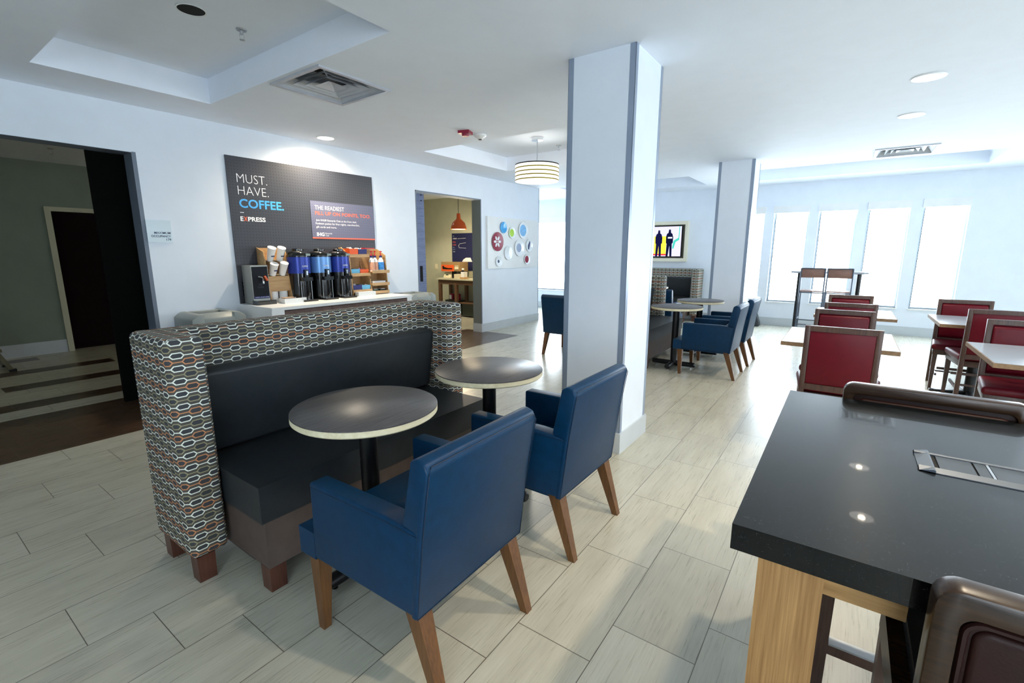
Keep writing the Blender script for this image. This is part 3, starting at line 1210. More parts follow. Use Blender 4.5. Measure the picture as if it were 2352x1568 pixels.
def barstool(x, y, label, first=[None]):
    if first[0] is not None:
        return dup(first[0], (x, y, 0), 0, label)
    t = thing('bar_stool', (x, y, 0), label, 'stool', group='wood and metal bar stools')
    w = .168
    m = MB()
    r = .0105
    for s in (-1, 1):
        m.tube([(-.20, s * w, 0), (-.19, s * w, .76), (-.22, s * w, 1.155)], r, 8)
        m.tube([(.19, s * w, 0), (.18, s * w, .75)], r, 8)
        m.tube([(-.19, s * w, .755), (.18, s * w, .755)], r * .9, 8)
        m.tube([(-.20, s * w, .30), (.19, s * w, .30)], r * .8, 8)
    m.tube([(-.22, -w, 1.15), (-.22, w, 1.15)], r * .9, 8)
    m.tube([(-.19, -w, .755), (-.19, w, .755)], r * .9, 8)
    m.tube([(.18, -w, .755), (.18, w, .755)], r * .9, 8)
    m.tube([(-.2, -w, .30), (-.2, w, .30)], r * .8, 8)
    m.tube([(-.2, -w, .22), (-.2, w, .22)], r * .8, 8)
    m.tube([(.19, -w, .25), (.19, w, .25)], r * .8, 8)
    m.build('stool_frame', 'steel_dark', t)
    MB().box(-.20, .19, -w + .012, w - .012, .768, .786, bev=.005).build('seat', 'stoolback', t)
    m = MB()
    m.prism([(-.205, 1.0), (-.215, 1.145), (-.203, 1.145), (-.192, 1.0)], -w + .009, w - .009, 'y', bev=.004)
    m.build('backrest', 'stoolback', t)
    first[0] = t
    return t


MT['steel_dark'] = plain('gray_stool_metal', rgb(84, 92, 104), .35, .7, var=.03)
MT['stoolback'] = woodmat('stool_back_wood', rgb(112, 80, 70), rgb(146, 108, 94), .4, axis=1)
barstool(9.38, .465, 'left of two wooden-backed bar stools at the high table by the windows')
barstool(9.38, .098, 'right of two wooden-backed bar stools at the high table by the windows')
barstool(9.25, 6.52, 'bar stool at the bright window left of the near pillar')


# ================================================================== BLACK QUARTZ COUNTER TABLE (right foreground)
CT = .905
t = thing('counter_table', (1.44, -1.5, 0), 'black quartz counter-height table with oak legs in the right foreground', 'table')
x0, x1, y0, y1 = .905 - 1.44, 1.98 - 1.44, -3.1 + 1.5, .128 + 1.5
MB().box(x0, x1, y0, y1, CT - .052, CT, bev=.004, seg=2).build('tabletop', 'quartz', t)
for (a, b) in ((x0 + .015, y1 - .048), (x1 - .12, y1 - .048), (x0 + .015, y0 + .15), (x1 - .12, y0 + .15)):
    MB().box(a, a + .105, b - .105, b, 0, CT - .052, bev=.003).build('leg', 'oak', t)
MT['oak_h'] = woodmat('oak_horizontal', rgb(134, 98, 52), rgb(170, 130, 78), .5, axis=1, scale=8, stretch=10)
MB().box(x0 + .03, x0 + .07, y1 - .27, y1 - .153, CT - .100, CT - .052, bev=.003).build('support_cleat', 'oak_h', t)
MB().box(x0 + .45, x0 + .49, y0 + .3, y1 - .3, CT - .12, CT - .052, bev=.003).build('apron', 'oak_h', t)

# power unit set into the table top
t = thing('power_outlet_box', (1.47, -.188, CT), 'grey metal power outlet box set flush into the black counter table', 'power outlet')
MT['pu'] = plain('power_box_metal', rgb(74, 84, 96), .40, .15, var=.02)
MT['pud'] = plain('power_box_lids', rgb(44, 54, 64), .45, .1, var=.03)
m = MB()
ln = .46
m.prism([(-.070, 0), (-.070, .002), (-.050, .008), (-.046, .006), (-.046, 0)], -ln, 0, 'y', bev=0)
m.prism([(.070, 0), (.070, .002), (.050, .008), (.046, .006), (.046, 0)], -ln, 0, 'y', bev=0)
m.prism([(0, 0), (0, .002), (-.026, .008), (-.030, .006), (-.030, 0)], -.070, .070, 'x', bev=0)
m.prism([(-ln, 0), (-ln, .002), (-ln + .026, .008), (-ln + .030, .006), (-ln + .030, 0)], -.070, .070, 'x', bev=0)
m.build('outlet_frame', 'pu', t, smooth=False)
MB().box(-.047, .047, -ln + .03, -.03, .0002, .0008).build('recess', 'void', t)
for (a, b) in ((-.105, -.040), (-.130, -.109), (-.235, -.138), (-.330, -.241), (-.425, -.336)):
    MB().box(-.045, .045, a, b, .0005, .0045, bev=.001).build('outlet_lid', 'pud', t)
MB().box(-.045, .045, -.136, -.131, .0005, .0055).build('divider', 'steel', t)


# counter stools (face +x, back at x=0)
def counterstool():
    t = thing('counter_stool', (.815, -.385, 0), 'dark wood counter stool with brown leather back, in the bottom right corner', 'stool', group='wood and leather counter stools')
    w = .235
    H = .956
    def arc(W_, T_, r, z0):
        P = [(-W_, z0)]
        for a in range(0, 7):
            an = PI - a * PI / 12
            P.append((-W_ + r + r * math.cos(an), T_ - r + r * math.sin(an)))
        for a in range(0, 7):
            an = PI / 2 - a * PI / 12
            P.append((W_ - r + r * math.cos(an), T_ - r + r * math.sin(an)))
        P.append((W_, z0))
        return P
    outer = arc(w, H, .030, .60)
    inner = arc(w - .030, H - .036, .02, .60)
    m = MB()
    m.prism(outer + inner[::-1], .0, .045, 'x', bev=.004, seg=2)
    m.box(0, .045, -w + .030, w - .030, .60, .640, bev=.003)
    m.build('back_frame', 'stoolwood', t)
    m = MB()
    m.prism(arc(w - .026, H - .032, .02, .63), .012, .034, 'x', bev=.004, seg=2)
    m.prism(arc(w - .044, H - .050, .02, .65), .006, .048, 'x', bev=.008, seg=3)
    bk = m.build('backrest', 'brownleather', t)
    m = MB()
    P = arc(w - .036, H - .042, .02, .645)
    m.tube([(.006, p[0], p[1]) for p in P], .0045, 6, closed=True)
    m.build('back_piping', 'brownleather', bk)
    MB().box(.05, .455, -w + .03, w - .03, .595, .655, bev=.026, seg=3).build('seat', 'black_vinyl', t)
    m = MB()
    for s in (-1, 1):
        y0_, y1_ = (s * w, s * (w - .03)) if s < 0 else (s * (w - .03), s * w)
        m.box(.02, .47, y0_, y1_, .55, .622, bev=.004)
    m.box(.44, .47, -w + .03, w - .03, .55, .60, bev=.003)
    m.box(.01, .045, -w + .03, w - .03, .55, .60, bev=.003)
    m.build('seat_rail', 'stoolwood', t)
    for s in (-1, 1):
        MB().taper(.448, s * (w - .022), 0, .56, .017, .021, bev=.002).build('leg', 'darkwood', t)
        MB().taper(.012, s * (w - .022), 0, .62, .019, .021, .022, s * (w - .022), bev=.002).build('leg', 'darkwood', t)
    m = MB()
    m.box(.437, .459, -w + .04, w - .04, .185, .225, bev=.002)
    for s in (-1, 1):
        m.box(.03, .44, s * (w - .022) - .009, s * (w - .022) + .009, .22, .25, bev=.002)
    strc = m.build('stretcher', 'darkwood', t)
    MB().box(.430, .466, -w + .042, w - .042, .222, .228, bev=.001).build('footrest_plate', 'steel', strc)
    return t


MT['brownleather'] = plain('brown_leather', rgb(34, 12, 8), .5, spec=.2, var=.14, scale=14, bumps=.3)
cs = counterstool()
dup(cs, (2.045, -.268, 0), PI, 'counter stool across the black counter table, only its top rail showing')

# ================================================================== COFFEE STATION
KZ = .872
t = thing('coffee_counter', (2.36, 4.56, 0), 'white coffee counter with brown cabinet fronts along the white wall', 'counter')
LN = 1.83
DP = .676
MB().box(0, LN, 0, DP, KZ - .03, KZ, bev=.003).build('countertop', 'white', t)
MB().box(0.0, .035, .01, DP, 0, KZ - .03, bev=.002).build('side_panel', 'white', t)
MB().box(LN - .035, LN, .01, DP, 0, KZ - .03, bev=.002).build('side_panel', 'white', t)
MB().box(.035, .13, .012, .05, 0, KZ - .03, bev=.001).build('stile', 'white', t)
MB().box(LN - .075, LN - .035, .012, .05, 0, KZ - .03, bev=.001).build('stile', 'white', t)
MB().box(.13, LN - .075, .04, DP, .0, KZ - .03).build('cabinet_body', 'brownfront', t)
for i in range(3):
    a = .133 + i * .5405
    MB().box(a, a + .536, .015, .038, .10, KZ - .042, bev=.002).build('door', 'brownfront', t)


def bin_(x, label):
    t = thing('waste_bin', (x, 4.83, 0), label, 'trash bin', group='grey plastic waste bins beside the coffee counter')
    m = MB()
    m.prism([(.02, .02), (.0, .66), (.46, .66), (.44, .02)], .0, .40, 'y', bev=.02)
    m.build('bin_body', 'gray_plastic', t)
    m = MB()
    # lid with an opening: four sloped parts
    T = .845
    m.prism([(-.01, .66), (-.01, .80), (.05, T), (.10, T), (.10, .66)], -.01, .41, 'y', bev=.012)
    m.prism([(.47, .66), (.47, .80), (.41, T), (.36, T), (.36, .66)], -.01, .41, 'y', bev=.012)
    m.prism([(-.01, .66), (-.01, .80), (.05, T), (.10, T), (.10, .66)], .09, .37, 'x', bev=.012)
    m.prism([(.41, .66), (.41, .80), (.37, T), (.32, T), (.32, .66)], .09, .37, 'x', bev=.012)
    m.build('bin_lid', 'gray_plastic', t)
    MB().box(.09, .37, .09, .33, .70, .76).build('bin_opening', 'void', t)
    return t


b1 = bin_(1.765, 'grey waste bin left of the coffee counter, beside the occupancy sign')
dup(b1, (4.42, 4.83, 0), 0, 'grey waste bin right of the coffee counter, beside the middle doorway')
WF = WY - .001
# poster
MT['tx_white'] = plain('print_white', rgb(240, 242, 245), .5, var=0)
MT['tx_blue'] = plain('print_blue', rgb(70, 170, 236), .5, var=0)
MT['tx_orange'] = plain('print_orange', rgb(232, 104, 70), .5, var=0)
MT['tx_pink'] = plain('print_salmon', rgb(236, 106, 80), .5, var=0)
MT['tx_navy'] = plain('print_navy', rgb(34, 52, 92), .5, var=0)
t = thing('coffee_poster', (0, 0, 0), 'large dark dotted coffee poster on the white wall behind the coffee urns', 'poster')
MB().box(2.382, 4.188, WY - .012, WY - .001, KZ + .001, 2.377).build('poster_board', 'poster', t, smooth=False)
PY = WY - .0135
text('lettering', 'MUST.', 2.475, 2.122, .312, .088, PY, 'tx_white', t, -.018)
text('lettering', 'HAVE.', 2.475, 2.000, .318, .088, PY, 'tx_white', t, -.018)
text('lettering', 'COFFEE.', 2.475, 1.868, .478, .092, PY, 'tx_blue', t, .022)
MB().box(2.475, 2.513, PY - .0003, PY, 1.817, 1.823).build('lettering', 'tx_white', t)
text('lettering', 'E', 2.472, 1.733, .030, .047, PY, 'tx_white', t, .03)
text('lettering', 'X', 2.505, 1.733, .040, .047, PY, 'tx_orange', t, .03)
text('lettering', 'PRESS', 2.549, 1.733, .186, .047, PY, 'tx_white', t, .03)
t = MB().box(3.276, 4.188, WY - .0165, WY - .012, 1.588, 2.008).build('inset_panel', 'panel', t, smooth=False)
MB().box(3.276, 4.188, WY - .0170, WY - .012, 1.572, 1.588).build('orange_rule', 'tx_pink', t, smooth=False)
P2 = WY - .0175
text('lettering', 'THE READIEST', 3.330, 1.911, .402, .049, P2, 'tx_white', t, -.006)
text('lettering', 'FILL UP ON POINTS, TOO.', 3.330, 1.842, .798, .050, P2, 'tx_pink', t, .018)
text('lettering', 'Join IHG® Rewards Club at the front desk.', 3.334, 1.772, .575, .030, P2, 'tx_white', t)
text('lettering', 'Redeem points for free nights, merchandise,', 3.330, 1.733, .620, .030, P2, 'tx_white', t)
text('lettering', 'gift cards and more.', 3.332, 1.692, .278, .030, P2, 'tx_white', t)
text('lettering', 'IHG', 3.334, 1.602, .102, .044, P2, 'tx_white', t, .04)
text('lettering', 'Rewards', 3.449, 1.628, .090, .018, P2, 'tx_white', t)
text('lettering', 'Club', 3.449, 1.603, .046, .018, P2, 'tx_white', t)
# occupancy sign
t = thing('occupancy_sign', (0, 0, 0), 'small white maximum occupancy sign on the wall beside the left opening', 'sign')
MT['signw'] = plain('sign_face', rgb(214, 230, 238), .35, var=.01)
MB().box(1.640, 1.835, WY - .012, WY, 1.502, 1.703, bev=.001).build('sign_plate', 'signw', t)
text('lettering', 'MAXIMUM', 1.695, 1.578, .128, .020, WY - .013, 'tx_navy', t, .008)
text('lettering', 'OCCUPANCY', 1.668, 1.548, .155, .020, WY - .013, 'tx_navy', t, .02)
text('lettering', '179', 1.785, 1.518, .038, .020, WY - .013, 'tx_navy', t, .02)


# urns
def urn(x, label, first=[None]):
    if first[0] is not None:
        r = dup(first[0], (x, 5.05, KZ), 0, label)
        return r
    t = thing('coffee_urn', (x, 5.05, KZ), label, 'coffee urn', group='three black coffee urns on the counter')
    MB().lathe([(0, .0), (.118, .0), (.118, .31), (0, .31)], 40).build('urn_base', 'blackgloss', t)
    cb_ = MB().lathe([(0, .308), (.1215, .308), (.1215, .487), (0, .487)], 40).build('colour_band', 'band1', t)
    MB().lathe([(0, .487), (.120, .487), (.122, .505), (.112, .530), (.085, .548), (.06, .556), (.06, .572), (.05, .580), (0, .580)], 40).build('urn_lid', 'blackgloss', t)
    MB().box(-.085, .085, -.20, -.02, .0, .022, bev=.01).build('urn_foot', 'blackgloss', t)
    tb = MB().box(-.022, .022, -.150, -.112, .26, .350, bev=.008).build('tap_block', 'blackgloss', t)
    m = MB()
    m.box(-.060, .060, -.165, -.115, .225, .265, bev=.006)
    m.build('clear_guard', 'smoke', tb)
    m = MB()
    m.box(-.010, .010, -.158, -.148, .290, .335, bev=.003)
    m.build('tap_lever', 'chrome', tb)
    m = MB()
    m.box(.02, .072, -.128, -.105, .500, .525, Matrix.Rotation(.0, 4, 'X'), bev=.003)
    m.build('level_display', 'lcd', t)
    for xx in (-.062, .062):
        MB().tube([(xx, -.125, .02), (xx, -.125, .225)], .0035, 6).build('gauge_rod', 'steel', t)
    text('lettering', 'COFFEE', -.034, .378, .068, .017, -.1235, 'tx_white', cb_, .02)
    first[0] = t
    return t


MT['band1'] = plain('urn_band_blue', rgb(36, 56, 146), .28, .35, var=.03)
MT['band2'] = plain('urn_band_light', rgb(104, 150, 206), .28, .35, var=.03)
MT['lcd'] = plain('lcd', rgb(150, 165, 160), .3, var=0)
MT['smoke'] = plain('clear_plastic', rgb(40, 44, 48), .06, .2, var=0)
u1 = urn(2.962, 'left coffee urn with a dark blue band, beside the wooden cup rack')
u2 = urn(3.226, 'middle coffee urn with a light blue band')
u3 = urn(3.480, 'right coffee urn with a dark blue band, beside the condiment rack')
for ch in u2.children:
    if ch.name.startswith('colour_band'):
        ch.data = ch.data.copy()
        ch.data.materials[0] = MT['band2']

# hot water dispenser
MT['disp'] = plain('dispenser_steel', rgb(150, 150, 142), .3, .6, var=.03)
MT['navyblack'] = plain('navy_black_panel', rgb(8, 12, 22), .45, spec=.2, var=0)
t = thing('hot_water_dispenser', (2.505, 5.02, KZ), 'small black and steel hot water dispenser at the left end of the counter', 'dispenser')
MB().box(-.087, .087, 0, .19, .005, .405, bev=.004).build('housing', 'disp', t)
MB().box(-.080, .080, -.006, .002, .06, .392, bev=.002).build('front_panel', 'navyblack', t)
MB().box(-.095, .100, -.10, .01, .0, .045, bev=.004).build('drip_tray', 'blackgloss', t)
m = MB()
m.tube([(-.03, -.006, .283), (-.03, -.03, .29), (-.005, -.045, .285), (.005, -.05, .27), (.005, -.05, .215)], .007, 8)
m.build('tap', 'chrome', t)
MB().box(-.009, .009, -.072, -.045, -.030, .022, Matrix.Translation((.028, 0, .275)) @ Matrix.Rotation(-.45, 4, 'Y')).build('tap_handle', 'orange', t)
text('lettering', 'HOT', -.022, .198, .034, .018, -.0068, 'pud', t)
text('lettering', 'WATER', -.036, .170, .062, .018, -.0068, 'pud', t)
MB().box(-.080, .080, -.0068, -.006, .062, .084).build('blue_strip', 'navy_box', t)
text('lettering', 'CAREFUL, ITS HOT WATER', -.072, .067, .144, .011, -.0072, 'tx_white', t)
t = thing('wall_switch_panel', (2.43, WY - .012, .98), 'row of three tiny lit buttons on the black poster beside the dispenser', 'switch')
MB().box(-.01, .01, -.006, 0, -.02, .12, bev=.001).build('button_plate', 'blackgloss', t)
for k in range(3):
    MB().lathe([(0, 0), (.004, 0), (.004, .004), (0, .004)], 8, Matrix.Translation((0, -.006, k * .045 + .005)) @ Matrix.Rotation(PI / 2, 4, 'X')).build('button', 'tx_white', t)

# cup rack
t = thing('cup_rack', (2.60, 5.02, KZ), 'wooden rack holding leaning paper cups beside the hot water dispenser', 'rack')
for a in (0, .243):
    MB().prism([(.0, 0), (.0, .04), (.08, .545), (.215, .59), (.215, 0)], a, a + .012, 'x', bev=.001).build('side_panel', 'ply2', t)
MB().box(.012, .243, .195, .21, .02, .585).build('back_panel', 'ply2', t)
for (zz, yy) in ((.30, .055), (.455, .085)):
    MB().box(.012, .243, yy, .20, zz - .006, zz + .006, Matrix.Translation((0, 0, 0))).build('shelf', 'ply2', t)
MB().box(.012, .243, .035, .047, .12, .285, Matrix.Translation((0, .0, 0))).build('front_board', 'ply2', t)


def cup(x, y, z, label, tilt=0.42, n=1, h=.10, group='white paper coffee cups in the rack'):
    t = thing('paper_cup_stack', (x, y, z), label, 'paper cups', group=group)
    t.rotation_euler = (tilt, 0, 0)
    MB().lathe([(0, 0), (.040, 0), (.042, .004), (.040, .010), (.036, .05), (.030, h), (.031, h + .003), (.027, h + .003), (.026, h - .006), (0, h - .006)], 24).build('cup', 'white_plastic', t)
    return t


def cup2(x, y, z, label, text_=True, mug=.145):
    t = thing('paper_cup_stack', (x, y, z), label, 'paper cups', group='stacks of white paper cups in the wooden rack')
    t.rotation_euler = (.48, 0, 0)
    MB().lathe([(0, 0), (.032, 0), (.042, mug), (.0435, mug + .002), (.0435, mug + .010), (.039, mug + .011), (.037, mug + .005), (0, mug + .005)], 24).build('cup', 'white_plastic', t)
    if text_:
        MB().box(-.012, .022, -.0385, -.030, .062, .076).build('printed_mark', 'tx_navy', t)
    return t


cup2(2.668, 5.105, KZ + .452, 'upper left stack of paper cups in the wooden rack')
cup2(2.775, 5.105, KZ + .452, 'upper right stack of paper cups in the wooden rack')
cup2(2.668, 5.075, KZ + .300, 'middle row left stack of paper cups in the wooden rack', mug=.125)
cup2(2.775, 5.075, KZ + .300, 'middle row right stack of paper cups in the wooden rack', False, mug=.135)
for (xx, lb) in ((2.675, 'short white cup stack at the bottom left of the wooden rack'), (2.782, 'short white cup stack at the bottom right of the wooden rack')):
    t = thing('lid_stack', (xx, 5.10, KZ), lb, 'cup lids', group='stacks of white lids in the bottom of the rack')
    MB().lathe([(0, 0), (.044, 0), (.044, .115), (.040, .125), (0, .127)], 24).build('lid_pile', 'white_plastic', t)
t = thing('napkin_box', (2.66, 4.86, KZ), 'low white box with napkins in front of the cup rack', 'box')
m = MB()
m.box(0, .25, 0, .004, 0, .05)
m.box(0, .25, .126, .13, 0, .05)
m.box(0, .004, .004, .126, 0, .05)
m.box(.246, .25, .004, .126, 0, .05)
m.box(.004, .246, .004, .126, 0, .006)
m.build('tray_box', 'white', t, smooth=False)
MT['napkin'] = plain('brown_napkins', rgb(186, 160, 140), .8, var=.05)
MB().box(.02, .13, .02, .11, .006, .06, bev=.004).build('napkins', 'napkin', t)

# condiment rack
t = thing('condiment_rack', (3.615, 5.00, KZ), 'wooden condiment rack with coloured boxes at the right end of the counter', 'rack')
MB().prism([(.0, .05), (.03, .50), (.19, .60), (.235, .60), (.235, 0), (0, 0)], 0, .012, 'x').build('side_panel', 'ply2', t)
MB().prism([(.0, .05), (.02, .20), (.19, .34), (.235, .50), (.235, 0), (0, 0)], .285, .297, 'x').build('side_panel', 'ply2', t)
MB().prism([(.0, .05), (.03, .50), (.19, .58), (.235, .58), (.235, 0), (0, 0)], .553, .565, 'x').build('side_panel', 'ply2', t)
MB().box(.012, .553, .215, .23, .0, .585).build('back_panel', 'ply2', t)
for (x_, x2, zz, yf) in ((.012, .285, .50, .03), (.012, .285, .265, .02), (.012, .285, .06, .0), (.297, .553, .295, -.03), (.297, .553, .135, -.02), (.297, .553, .03, -.01)):
    MB().box(x_, x2, yf, .215, zz - .008, zz).build('shelf', 'ply2', t)
    MB().box(x_ - .008, x2 + .008, yf - .012, yf, zz - .022, zz + .016, bev=.001).build('shelf_lip', 'ply2', t)


def cbox(x, y, z, mat, label, w=.118, h=.062, dpt=.16, fill='white_plastic'):
    t = thing('condiment_box', (x, y, z), label, 'box', group='small coloured condiment boxes in the rack')
    m = MB()
    q = .006
    m.prism([(0, 0), (-q, h), (-q + .004, h), (.004, 0)], 0, dpt, 'y')
    m.prism([(w, 0), (w + q, h), (w + q - .004, h), (w - .004, 0)], 0, dpt, 'y')
    m.box(0, w, 0, .004, 0, h)
    m.box(0, w, dpt - .004, dpt, 0, h)
    m.box(0, w, 0, dpt, 0, .004)
    m.build('box_shell', mat, t, smooth=False)
    m = MB()
    rnd = random.Random(int(x * 1000 + z * 100))
    for i in range(7):
        M = Matrix.Translation((w * (.2 + .6 * rnd.random()), dpt * (.15 + .7 * rnd.random()), h * (.80 + .22 * rnd.random()))) @ Euler((rnd.uniform(-.8, .8), rnd.uniform(-.8, .8), rnd.uniform(0, 3))).to_matrix().to_4x4()
        m.box(-.022, .022, -.014, .014, -.002, .002, M)
    m.build('sachets', fill, t, smooth=False)
    return t


MT['pink'] = plain('pink_sachets', rgb(226, 150, 190), .5, var=.05)
X0, Y0 = 3.615, 5.00
cbox(X0 + .020, Y0 + .035, KZ + .500, 'orange_box', 'orange box on the top left shelf of the condiment rack', h=.085)
cbox(X0 + .150, Y0 + .035, KZ + .500, 'navy_box', 'navy box on the top shelf of the condiment rack', h=.078)
cbox(X0 + .022, Y0 + .025, KZ + .265, 'sky_box', 'light blue box on the middle left shelf of the condiment rack', h=.068, fill='black')
cbox(X0 + .152, Y0 + .025, KZ + .265, 'orange_box', 'orange-red box with pink sachets on the middle shelf of the condiment rack', h=.062, fill='pink')
cbox(X0 + .022, Y0 + .005, KZ + .060, 'navy_box', 'navy box on the bottom left shelf of the condiment rack', h=.075)
cbox(X0 + .152, Y0 + .005, KZ + .060, 'sky_box', 'light blue box on the bottom shelf of the condiment rack', h=.068)
t = thing('red_tray', (X0 + .31, Y0 + .12, KZ + .582), 'red rimmed tray on top right of the condiment rack', 'tray')
MB().box(0, .15, 0, .09, 0, .012, bev=.003).build('tray_rim', 'red_plastic', t)


def bottle(x, y, z, label, c2):
    t = thing('syrup_bottle', (x, y, z), label, 'bottle', group='creamer bottles with red pump tops in the rack')
    MB().lathe([(0, 0), (.036, 0), (.038, .01), (.040, .09), (.034, .14), (.018, .165), (.016, .18), (0, .18)], 24).build('bottle_body', 'white_plastic', t)
    MB().lathe([(.0405, .02), (.0408, .09), (.0375, .118), (.036, .118), (.036, .02)], 24, cap=False).build('bottle_label', c2, t)
    MB().lathe([(0, .178), (.020, .178), (.020, .2), (0, .2)], 16).build('bottle_collar', 'navy_box', t)
    m = MB()
    m.lathe([(0, .198), (.012, .198), (.005, .225), (.005, .25), (.010, .252), (.010, .262), (0, .262)], 12)
    m.tube([(0, 0, .257), (0, -.03, .252)], .005, 6)
    m.build('pump', 'red_plastic', t)


MT['lab1'] = plain('label_tan', rgb(214, 160, 130), .4, var=.25, scale=40)
MT['lab2'] = plain('label_blue', rgb(40, 130, 210), .4, var=.3, scale=30)
bottle(X0 + .345, Y0 + .045, KZ + .295, 'left white creamer bottle with red pump and tan label in the rack', 'lab1')
bottle(X0 + .425, Y0 + .075, KZ + .295, 'middle white creamer bottle in the rack, tan label', 'lab1')
bottle(X0 + .495, Y0 + .045, KZ + .295, 'right creamer bottle with blue label and red pump in the rack', 'lab2')
t = thing('paper_stack', (X0 + .32, Y0 + .0, KZ + .136), 'white stack of paper on the right middle shelf of the condiment rack', 'paper')
MB().box(0, .20, 0, .17, 0, .035, bev=.002).build('sheets', 'white', t, smooth=False)
t = thing('stir_stick_box', (X0 + .02, Y0 - .09, KZ), 'low white box in front of the condiment rack', 'box')
MB().box(0, .26, 0, .07, 0, .052, bev=.002).build('box_body', 'white', t)
MT['teal'] = plain('green_sachets', rgb(26, 60, 34), .6, var=.2)
for i, (xx, c, lb) in enumerate(((.32, 'teal', 'small dark green packet on the bottom right shelf of the rack'), (.44, 'black', 'small black packet on the bottom right shelf of the rack'))):
    t = thing('tea_packet', (X0 + xx, Y0 + .02, KZ + .031), lb, 'packet')
    MB().box(0, .10, 0, .12, 0, .03, bev=.003).build('packet', c, t)
    MB().box(.02, .08, .0, .06, .031, .037, bev=.001).build('paper_tag', 'white', t)

# ================================================================== PLATE ARTWORK
t = thing('art_panel', (6.60, WY, 1.12), 'white art panel mounted on the white wall behind the coloured plates', 'artwork')
MB().box(0, 1.64, -.04, 0, 0, .91, bev=.002).build('panel_board', 'white', t)
MT['cyanp'] = plain('cyan_glaze', rgb(58, 168, 232), .2, var=.08, coat=.4)
MT['limep'] = plain('lime_glaze', rgb(176, 220, 62), .2, var=.04, coat=.4)
MT['bluedelft'] = plain('blue_dotted_glaze', rgb(130, 190, 240), .25, var=.2, scale=30)
MT['greyp'] = plain('grey_blue_glaze', rgb(160, 178, 206), .25, var=.12, scale=60)
MT['navyp'] = plain('navy_glaze', rgb(20, 48, 96), .25, var=.05)
MT['rimw'] = plain('plate_white', rgb(236, 242, 246), .18, var=0, coat=.5)


def plate(x, z, r, rim, centre, label, rc=.62):
    t = thing('wall_plate', (x, WY - .041, z), label, 'plate', group='decorative plates on the white art panel')
    M = Matrix.Rotation(PI / 2, 4, 'X')
    MB().lathe([(0, 0), (r * .6, 0), (r, .016), (r, .020), (r * .95, .020), (r * .66, .006), (0, .006)], 40, M).build('plate_body', rim, t)
    if centre:
        MB().lathe([(0, .0055), (r * rc, .0055), (r * rc, .0072), (0, .0072)], 36, M).build('plate_centre', centre, t)
    return t


tp = plate(6.869, 1.598, .168, 'maroon', None, 'large maroon plate with a white flower on the art panel')
m = MB()
for k in range(6):
    M = Matrix.Rotation(PI / 2, 4, 'X') @ Matrix.Rotation(k * PI / 3, 4, 'Z') @ Matrix.Translation((.066, 0, 0)) @ Matrix.Diagonal((1.8, 1.0, 1, 1))
    m.lathe([(0, .0065), (.022, .0065), (.022, .009), (0, .009)], 16, M)
m.lathe([(0, .0065), (.010, .0065), (.010, .0088), (0, .0088)], 12, Matrix.Rotation(PI / 2, 4, 'X'))
m.build('flower_motif', 'rimw', tp)
plate(7.048, 1.852, .100, 'cyanp', None, 'bright blue plate at the top left of the art panel')
plate(7.320, 1.766, .104, 'rimw', 'limep', 'lime green plate on the art panel', .93)
plate(7.694, 1.823, .160, 'rimw', 'bluedelft', 'large white plate with a light blue pattern at the top right', .72)
plate(7.558, 1.494, .158, 'rimw', 'greyp', 'white plate with a grey-blue dotted centre on the art panel', .52)
tp = plate(7.912, 1.546, .124, 'rimw', None, 'white plate with a dark navy shape at the right edge of the art panel')
MB().prism([(-.045, -.07), (-.01, -.09), (.012, -.02), (.03, .05), (.02, .085), (-.012, .045), (-.04, .0)], -.010, -.0065, 'y').build('navy_motif', 'navyp', tp)
plate(7.829, 1.274, .100, 'rimw', 'maroon', 'small crimson plate at the lower right of the art panel', .88)
plate(7.201, 1.398, .128, 'rimw', None, 'plain white plate in the lower middle of the art panel')
plate(6.904, 1.248, .097, 'rimw', 'navyp', 'small white plate with a dark ring at the lower left of the art panel', .30)

# ================================================================== TELEVISION
t = thing('television', (FAR_X, 0, 0), 'wall television in a cream frame above the far booth, showing a studio scene', 'television')
ya, yb, za, zb2 = 2.88, 4.18, 1.285, 1.985
m = MB()
m.box(-.11, 0, ya - .055, ya, za - .07, zb2 + .07, bev=.003)
m.box(-.11, 0, yb, yb + .055, za - .07, zb2 + .07, bev=.003)
m.box(-.11, 0, ya, yb, za - .07, za, bev=.003)
m.box(-.11, 0, ya, yb, zb2, zb2 + .07, bev=.003)
MT['creamf'] = plain('cream_tv_frame', rgb(232, 226, 204), .5, var=.02)
m.build('outer_frame', 'creamf', t)
MT['tvb'] = plain('tv_surround', rgb(92, 90, 78), .5, var=.03)
MB().box(-.04, 0, ya, yb, za, zb2).build('surround', 'tvb', t)
sa, sb, sc_, sd = ya + .075, yb - .075, za + .04, zb2 - .035
MB().box(-.085, -.04, sa - .015, sb + .015, sc_ - .015, sd + .015, bev=.003).build('screen_bezel', 'blackgloss', t)


def tvq(name, pts, c, d, s=1.15):
    m = MB().prism([(p[0], p[1]) for p in pts], -.0860 - d, -.0856 - d, 'x')
    m.build(name, emis('screen_' + name, c, s), t, smooth=False)


def rc_(a, b, c, d):
    return [(a, c), (b, c), (b, d), (a, d)]


Wd = sb - sa
Hd = sd - sc_


def sx_(u):  # 0 = right edge in photo
    return sa + u * Wd


def sz_(v):
    return sc_ + v * Hd


